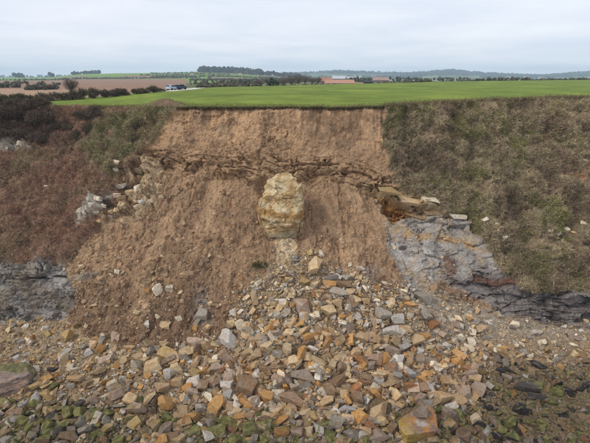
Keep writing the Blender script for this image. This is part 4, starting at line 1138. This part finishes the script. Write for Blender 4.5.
def bare_tree(loc, hgt, wid, seed, label, group=None, twigs=900, tw=0.05, colr=(112, 100, 90), rad=0.2):
    r = random.Random(seed)
    e = bpy.data.objects.new('bare_tree', None); col.objects.link(e); e.location = loc
    e['label'] = label; e['category'] = 'tree'
    if group: e['group'] = group
    V, F = tube([(0, 0, -0.3), (r.uniform(-.1, .1), 0, hgt * 0.22), (r.uniform(-.3, .3), 0, hgt * 0.45)], [rad, rad * 0.8, rad * 0.6], 8)
    link('trunk', mesh_np('trunk', np.array(V), np.array(F), None, True), M_bark, e)
    VV, FF, tips = [], [], []
    for i in range(18):
        z0 = hgt * r.uniform(0.22, 0.45); a = r.uniform(0, 6.28); s = r.uniform(0.3, 0.5) * wid
        t = Vector((math.cos(a) * s, math.sin(a) * s, hgt * r.uniform(0.6, 0.98))); m = Vector((t.x * 0.4, t.y * 0.4, (z0 + t.z) / 2 + 0.05 * hgt))
        Vt, Ft = tube([(0, 0, z0), m, t], [rad * 0.45, rad * 0.3, rad * 0.08], 5); o = len(VV); VV += Vt; FF += [tuple(k + o for k in f) for f in Ft]
        tips += [(m, t)]
    link('limb', mesh_np('limb', np.array(VV), np.array(FF), None, True), M_bark, e)
    rr_ = np.random.default_rng(seed)
    dd_ = rr_.normal(size=(twigs, 3)); dd_ /= np.linalg.norm(dd_, axis=1)[:, None]
    b = dd_ * (rr_.random((twigs, 1)) ** 0.45) * [wid * 0.42, wid * 0.42, hgt * 0.3] + [0, 0, hgt * 0.64]
    b *= 1 + 0.25 * pn(b * 2.2 / wid + seed)[:, None]
    out = b - [0, 0, hgt * 0.3]; out /= np.linalg.norm(out, axis=1)[:, None]
    Vt, Ft, Ct = blades(b, out, rr_.uniform(0.06, 0.16, twigs) * hgt, np.full(twigs, tw), pick_cols(twigs, [colr, tuple(c * 0.85 for c in colr)]), spread=0.45, upmix=0.3)
    link('crown', mesh_np('crown', Vt, Ft, Ct, False), M_twig, e)
    return e
g = ground_at(73, 100); bare_tree(g, 4.4, 3.6, 5, 'bare winter tree rising above the hedge on the left', twigs=1500, tw=0.035)
# tree group at the far side of the green field
far_trees = [(258, 84, 7, 9), (284, 84, 8, 9), (291, 84, 8, 10), (298, 84, 9, 11), (305, 83.5, 8, 10), (312, 83.5, 8, 8), (318, 83.5, 6, 7)]
ftl = ['lone bare tree left of the dark evergreen', 'bare tree just right of the dark evergreen', 'second bare tree right of the dark evergreen', 'tallest bare tree at the far field edge',
       'bare tree right of the tallest far one', 'low bare tree left of the farm', 'small bare tree nearest the farm']
for k, (bx, by, bw, bh) in enumerate(far_trees):
    Yt = float(field_end(bx)) + 40 + 6 * k; g = ground_at(bx, Yt); u = Yt * 1.05 / FPX
    bare_tree(g, (bh + 0.5) * u, bw * u * 1.4, 20 + k, ftl[k], 'bare trees at the far edge of the green field', twigs=900, tw=0.09, colr=(122, 112, 102), rad=0.2)
g = ground_at(272, 205)
ev = shrub('evergreen_tree', g, 1.9, 1.9, 3.6, 1600, np.array([alb(c) for c in ((58, 66, 52), (48, 56, 44), (66, 70, 54))]), 3, 'dark rounded evergreen at the far edge of the green field', 'tree', None, 0.8, 0.2, 9)

# hedge lines far off and woods on the ridges (read as masses)
BV, BF = ICO[1]
def clumps(pts, sizes, pal, name, label):
    n = len(pts)
    protos = []
    for k in range(8):
        r = np.random.default_rng(900 + k); protos.append((BV * r.uniform(0.65, 1.2, (len(BV), 1)), BF))
    cc = pick_cols(n, pal, None, 0.18)
    scl = np.stack([sizes * RNG.uniform(0.8, 1.3, n), sizes * RNG.uniform(0.8, 1.3, n), sizes * RNG.uniform(0.7, 1.2, n)], 1)
    V, F, Cc = scatter(protos, np.asarray(pts), scl, rand_rot(n, 0.4), cc)
    return link(name, mesh_np(name, V, F, Cc, False), M_twig, label=label, kind='stuff')
def line_pts(x0, y0, x1, y1, n, hgt, jit=3.0):
    """points along a hedge between two (photo x, distance) ends"""
    out = []
    for k in range(n):
        t = random.random(); bx = x0 + (x1 - x0) * t; Y = y0 + (y1 - y0) * t + random.gauss(0, jit)
        g = ground_at(bx, Y); out.append((g.x, g.y, g.z + random.uniform(0.1, 1.0) * hgt))
    return out
hp = []
for a in ((196, 156, 262, 182, 70, 0.9), (262, 190, 330, 240, 70, 1.2), (384, 285, 430, 300, 90, 1.8), (430, 330, 480, 350, 70, 1.4), (468, 345, 530, 362, 120, 2.2), (530, 375, 640, 405, 240, 0.8), (200, 260, 262, 290, 90, 2.0), (190, 380, 300, 420, 130, 3.0), (250, 560, 330, 600, 120, 4.0), (330, 520, 470, 560, 180, 4.5),
          (26, 200, 58, 215, 110, 2.0), (-10, 245, 20, 250, 60, 2.2), (-150, 300, 60, 330, 120, 2.5)):
    hp += line_pts(*a[:5], a[5])
hp = np.array(hp); clumps(hp, np.random.default_rng(5).uniform(0.8, 2.2, len(hp)) * np.clip(hp[:, 1] / 420, 0.35, 1.2), [(82, 78, 62), (72, 72, 58), (96, 88, 70), (78, 82, 56)], 'far_hedges', 'low hedges along the far edges of the fields')
hp = []
for a in ((-60, 930, 200, 960, 420, 2.0), (140, 1180, 230, 1200, 170, 2.0), (150, 1360, 262, 1330, 240, 2.4), (150, 1040, 290, 1060, 280, 2.4), (190, 800, 262, 820, 240, 2.4), (262, 640, 330, 650, 110, 4), (-150, 1500, 60, 1550, 150, 5), (208, 900, 214, 1150, 60, 2.4)):
    hp += line_pts(*a[:5], a[5], 3)
hp = np.array(hp); clumps(hp, np.random.default_rng(6).uniform(1.1, 2.5, len(hp)), [(76, 76, 62), (88, 84, 68), (70, 74, 56)], 'hill_hedges', 'dark hedgerows and copses between the fields on the left hill')
hp = []
for a in ((198, 1600, 262, 1640, 420, 16), (14, 1600, 24, 1600, 26, 14), (50, 1600, 54, 1600, 12, 15), (72, 1590, 100, 1620, 40, 8), (255, 1500, 300, 1560, 120, 12)):
    hp += line_pts(*a[:5], a[5], 30)
hp = np.array(hp); clumps(hp, np.random.default_rng(7).uniform(4.0, 8.0, len(hp)), [(64, 66, 60), (76, 76, 66), (58, 62, 54)], 'hill_wood', 'dark wood along the crest of the left hill')
hp = []
for a in ((-300, 3900, 260, 4000, 400, 10), (250, 3900, 600, 4100, 800, 10), (600, 4000, 1100, 4100, 400, 10), (330, 3700, 400, 3800, 300, 12), (432, 3700, 480, 3700, 350, 16), (480, 3000, 600, 3300, 350, 10), (300, 2600, 420, 2900, 260, 10), (560, 3700, 620, 3700, 250, 12), (400, 3300, 560, 3500, 350, 10)):
    hp += line_pts(*a[:5], a[5], 90)
hp = np.array(hp); clumps(hp, np.random.default_rng(8).uniform(7, 15, len(hp)), [(66, 70, 62), (78, 80, 68), (60, 66, 58)], 'far_wood', 'distant wooded ridge on the horizon')

# ------------------------------------------------------------------ farm at the far field edge
def quad_box(x0, x1, y0, y1, z0, z1):
    V = [(x0, y0, z0), (x1, y0, z0), (x1, y1, z0), (x0, y1, z0), (x0, y0, z1), (x1, y0, z1), (x1, y1, z1), (x0, y1, z1)]
    F = [(0, 3, 2, 1), (4, 5, 6, 7), (0, 1, 5, 4), (1, 2, 6, 5), (2, 3, 7, 6), (3, 0, 4, 7)]
    return V, F
def pymesh(name, V, F):
    me = bpy.data.meshes.new(name); me.from_pydata(V, [], F); me.update(); return me
_mats = {}
def cm(c, rough=0.8):
    if c not in _mats: _mats[c] = mat_plain('paint_%d_%d_%d' % c, c, rough, 0.25, 0.12, 0.6)
    return _mats[c]
def barn(bx, Y, L, W, eave, ridge, wall_c, roof_c, label, rz=0.0, name='farm_building', doors=2):
    g = ground_at(bx, Y)
    e = bpy.data.objects.new(name, None); col.objects.link(e); e.location = g - Vector((0, 0, 0.2)); e.rotation_euler[2] = rz
    e['label'] = label; e['category'] = 'building'; e['group'] = 'farm buildings beyond the green field'
    l, w = L / 2, W / 2
    V = [(-l, -w, 0), (l, -w, 0), (l, w, 0), (-l, w, 0), (-l, -w, eave), (l, -w, eave), (l, w, eave), (-l, w, eave), (-l, 0, ridge), (l, 0, ridge)]
    F = [(0, 1, 5, 4), (2, 3, 7, 6), (1, 2, 6, 9, 5), (3, 0, 4, 8, 7)]
    link('wall', pymesh('wall', V, F), cm(wall_c), e)
    o = 0.35; sl = (ridge - eave) / w; th = 0.18
    ey = eave - sl * o
    prof = [(-w - o, ey + 0.02), (0, ridge + 0.02), (w + o, ey + 0.02), (w + o, ey + th), (0, ridge + th), (-w - o, ey + th)]
    V = [(-l - o, y, z) for y, z in prof] + [(l + o, y, z) for y, z in prof]
    F = [(0, 5, 4, 1), (1, 4, 3, 2), (6, 7, 10, 11), (7, 8, 9, 10)] + [(i, (i + 1) % 6, (i + 1) % 6 + 6, i + 6) for i in range(6)]
    link('roof', pymesh('roof', V, F), cm(roof_c), e)
    for k in range(doors):
        xd = -l + L * (k + 1) / (doors + 1)
        V, F = quad_box(xd - 1.0, xd + 1.0, -w - 0.06, -w + 0.04, 0, min(2.4, eave * 0.8))
        link('door', pymesh('door', V, F), cm((70, 66, 64)), e)
    return e
barn(339, 300, 20, 7, 1.9, 4.0, (190, 186, 180), (182, 138, 116), 'long low barn with orange tiled roof and pale wall')
barn(326, 318, 8, 6, 3.2, 5.6, (150, 132, 118), (166, 122, 106), 'barn with dull red roof behind the left end of the orange roof')
barn(338, 345, 10, 8, 4.6, 6.6, (160, 162, 166), (184, 187, 192), 'white roofed shed behind the orange roofed barn')
barn(348, 640, 14, 10, 4.5, 7.0, (150, 152, 156), (178, 181, 186), 'left one of two distant pale sheds above the farm')
barn(358, 650, 11, 10, 4.5, 7.0, (150, 152, 156), (178, 181, 186), 'right one of two distant pale sheds above the farm')
barn(368, 296, 6, 5, 2.6, 3.4, (46, 48, 54), (58, 60, 66), 'small black barn at the far field edge', doors=0)
barn(380, 312, 11, 8, 3.6, 5.6, (146, 138, 132), (158, 136, 126), 'grey barn with pinkish roof right of the black barn')
barn(404, 300, 2.2, 1.9, 1.7, 2.2, (224, 224, 224), (214, 214, 214), 'tiny white cabin at the far field edge', doors=0)
for k, (bx, Y, L) in enumerate(((508, 2900, 26), (526, 2950, 30), (540, 2950, 24), (192, 1150, 9), (240, 1250, 10))):
    barn(bx, Y, L, 0.45 * L, 0.35 * L, 0.52 * L, (206, 200, 190), (150, 120, 106), ['left one of three pale houses on the far ridge', 'middle one of three pale houses on the far ridge', 'right one of three pale houses on the far ridge', 'pale cottage among the hedges on the left hill', 'white house under the wood on the left hill'][k], name='far_house', doors=0)

# ------------------------------------------------------------------ pale track and two parked vehicles
tp = [(166, 116), (173, 119), (180, 122), (186, 126), (191, 131), (196, 137), (201, 143)]
V, F = [], []
xs = np.array([a for a, b in tp], float); ys = np.array([b for a, b in tp], float)
for k, t in enumerate(np.linspace(0, len(tp) - 1, 40)):
    bx = np.interp(t, range(len(tp)), xs); Y = np.interp(t, range(len(tp)), ys)
    g = ground_at(bx, Y)
    V += [(g.x - 1.9, g.y - 0.6, g.z + 0.14), (g.x + 1.9, g.y + 0.6, g.z + 0.14)]
    if k: F.append((2 * k - 2, 2 * k - 1, 2 * k + 1, 2 * k))
link('track', pymesh('track', V, F), mat_plain('pale_gravel', (206, 200, 192), 0.95, 0.1, 0.12, 1.0), label='pale farm track leading away beside the green field', kind='structure')
def car(loc, rz, body_c, label, van=False):
    e = bpy.data.objects.new('parked_van' if van else 'parked_car', None); col.objects.link(e); e.location = loc; e.rotation_euler[2] = rz
    e['label'] = label; e['category'] = 'van' if van else 'car'
    import bmesh
    Lh, Wh = (2.4, 0.95) if van else (2.1, 0.88)
    prof = [(-Lh, 0.35), (Lh, 0.35), (Lh, 0.85), (Lh * 0.62, 1.0), (Lh * 0.32, 1.75 if van else 1.45), (-Lh * 0.8, 1.85 if van else 1.45), (-Lh * 0.98, 1.0)]
    if van: prof[5] = (-Lh * 0.96, 1.9)
    bm = bmesh.new()
    a = [bm.verts.new((x, -Wh, z)) for x, z in prof]; b = [bm.verts.new((x, Wh, z)) for x, z in prof]
    bm.faces.new(a); bm.faces.new(b[::-1])
    for i in range(len(prof)):
        j = (i + 1) % len(prof); bm.faces.new((a[j], a[i], b[i], b[j]))
    bmesh.ops.recalc_face_normals(bm, faces=bm.faces)
    bmesh.ops.bevel(bm, geom=bm.edges[:], offset=0.07, segments=2, affect='EDGES')
    me = bpy.data.meshes.new('body'); bm.to_mesh(me); bm.free(); link('body', me, cm(body_c, 0.35), e)
    gl = cm((40, 46, 54), 0.15)
    for s in (-1, 1):
        y = s * (Wh + 0.006)
        V = [(-Lh * 0.7, y, 1.02), (Lh * 0.5, y, 1.02), (Lh * 0.28, y, 1.38), (-Lh * 0.66, y, 1.38)]
        link('side_window', pymesh('side_window', V, [(0, 1, 2, 3)]), gl, e)
    x1, z1, x2, z2 = Lh * 0.62, 1.0, Lh * 0.32, (1.75 if van else 1.45)
    o = 0.012
    V = [(x1 + o, -Wh * 0.85, z1 + 0.06), (x1 + o, Wh * 0.85, z1 + 0.06), (x2 + 0.05 + o, Wh * 0.8, z2 - 0.08), (x2 + 0.05 + o, -Wh * 0.8, z2 - 0.08)]
    link('windscreen', pymesh('windscreen', V, [(0, 1, 2, 3)]), gl, e)
    xr = -Lh * 0.98 - 0.012
    V = [(xr, -Wh * 0.8, 1.08), (xr + 0.05 * Lh, -Wh * 0.78, 1.38), (xr + 0.05 * Lh, Wh * 0.78, 1.38), (xr, Wh * 0.8, 1.08)]
    link('rear_window', pymesh('rear_window', V, [(0, 1, 2, 3)]), gl, e)
    for sx in (-0.62, 0.62):
        for s in (-1, 1):
            V, F = tube([(Lh * sx, s * (Wh - 0.2), 0.33), (Lh * sx, s * (Wh + 0.02), 0.33)], [0.33, 0.33], 14)
            F = F + [tuple(range(14, 28)), tuple(range(13, -1, -1))]
            link('wheel', pymesh('wheel', V, F), cm((34, 34, 36)), e)
    return e
g = ground_at(173.5, 124); car(g + Vector((0, 0, 0.14)), 1.05, (186, 198, 214), 'pale silver-blue car parked at the near end of the track')
g = ground_at(180.5, 126); car(g + Vector((0, 0, 0.14)), 1.25, (58, 66, 92), 'dark blue car parked just right of the pale car')

# ------------------------------------------------------------------ haze
V, F = quad_box(-8200, 8200, -60, 5600, -3, 150)
hz = link('haze', pymesh('haze', V, F), None, label='thin grey-blue haze over the far hills', kind='stuff')
mh = bpy.data.materials.new('haze'); mh.use_nodes = True; nt = mh.node_tree; nt.nodes.clear()
ho = nt.nodes.new('ShaderNodeOutputMaterial'); pv = nt.nodes.new('ShaderNodeVolumePrincipled')
pv.inputs['Color'].default_value = (0.62, 0.8, 1.0, 1); pv.inputs['Density'].default_value = 1.9e-4
nt.links.new(pv.outputs[0], ho.inputs['Volume'])
hz.data.materials.append(mh)
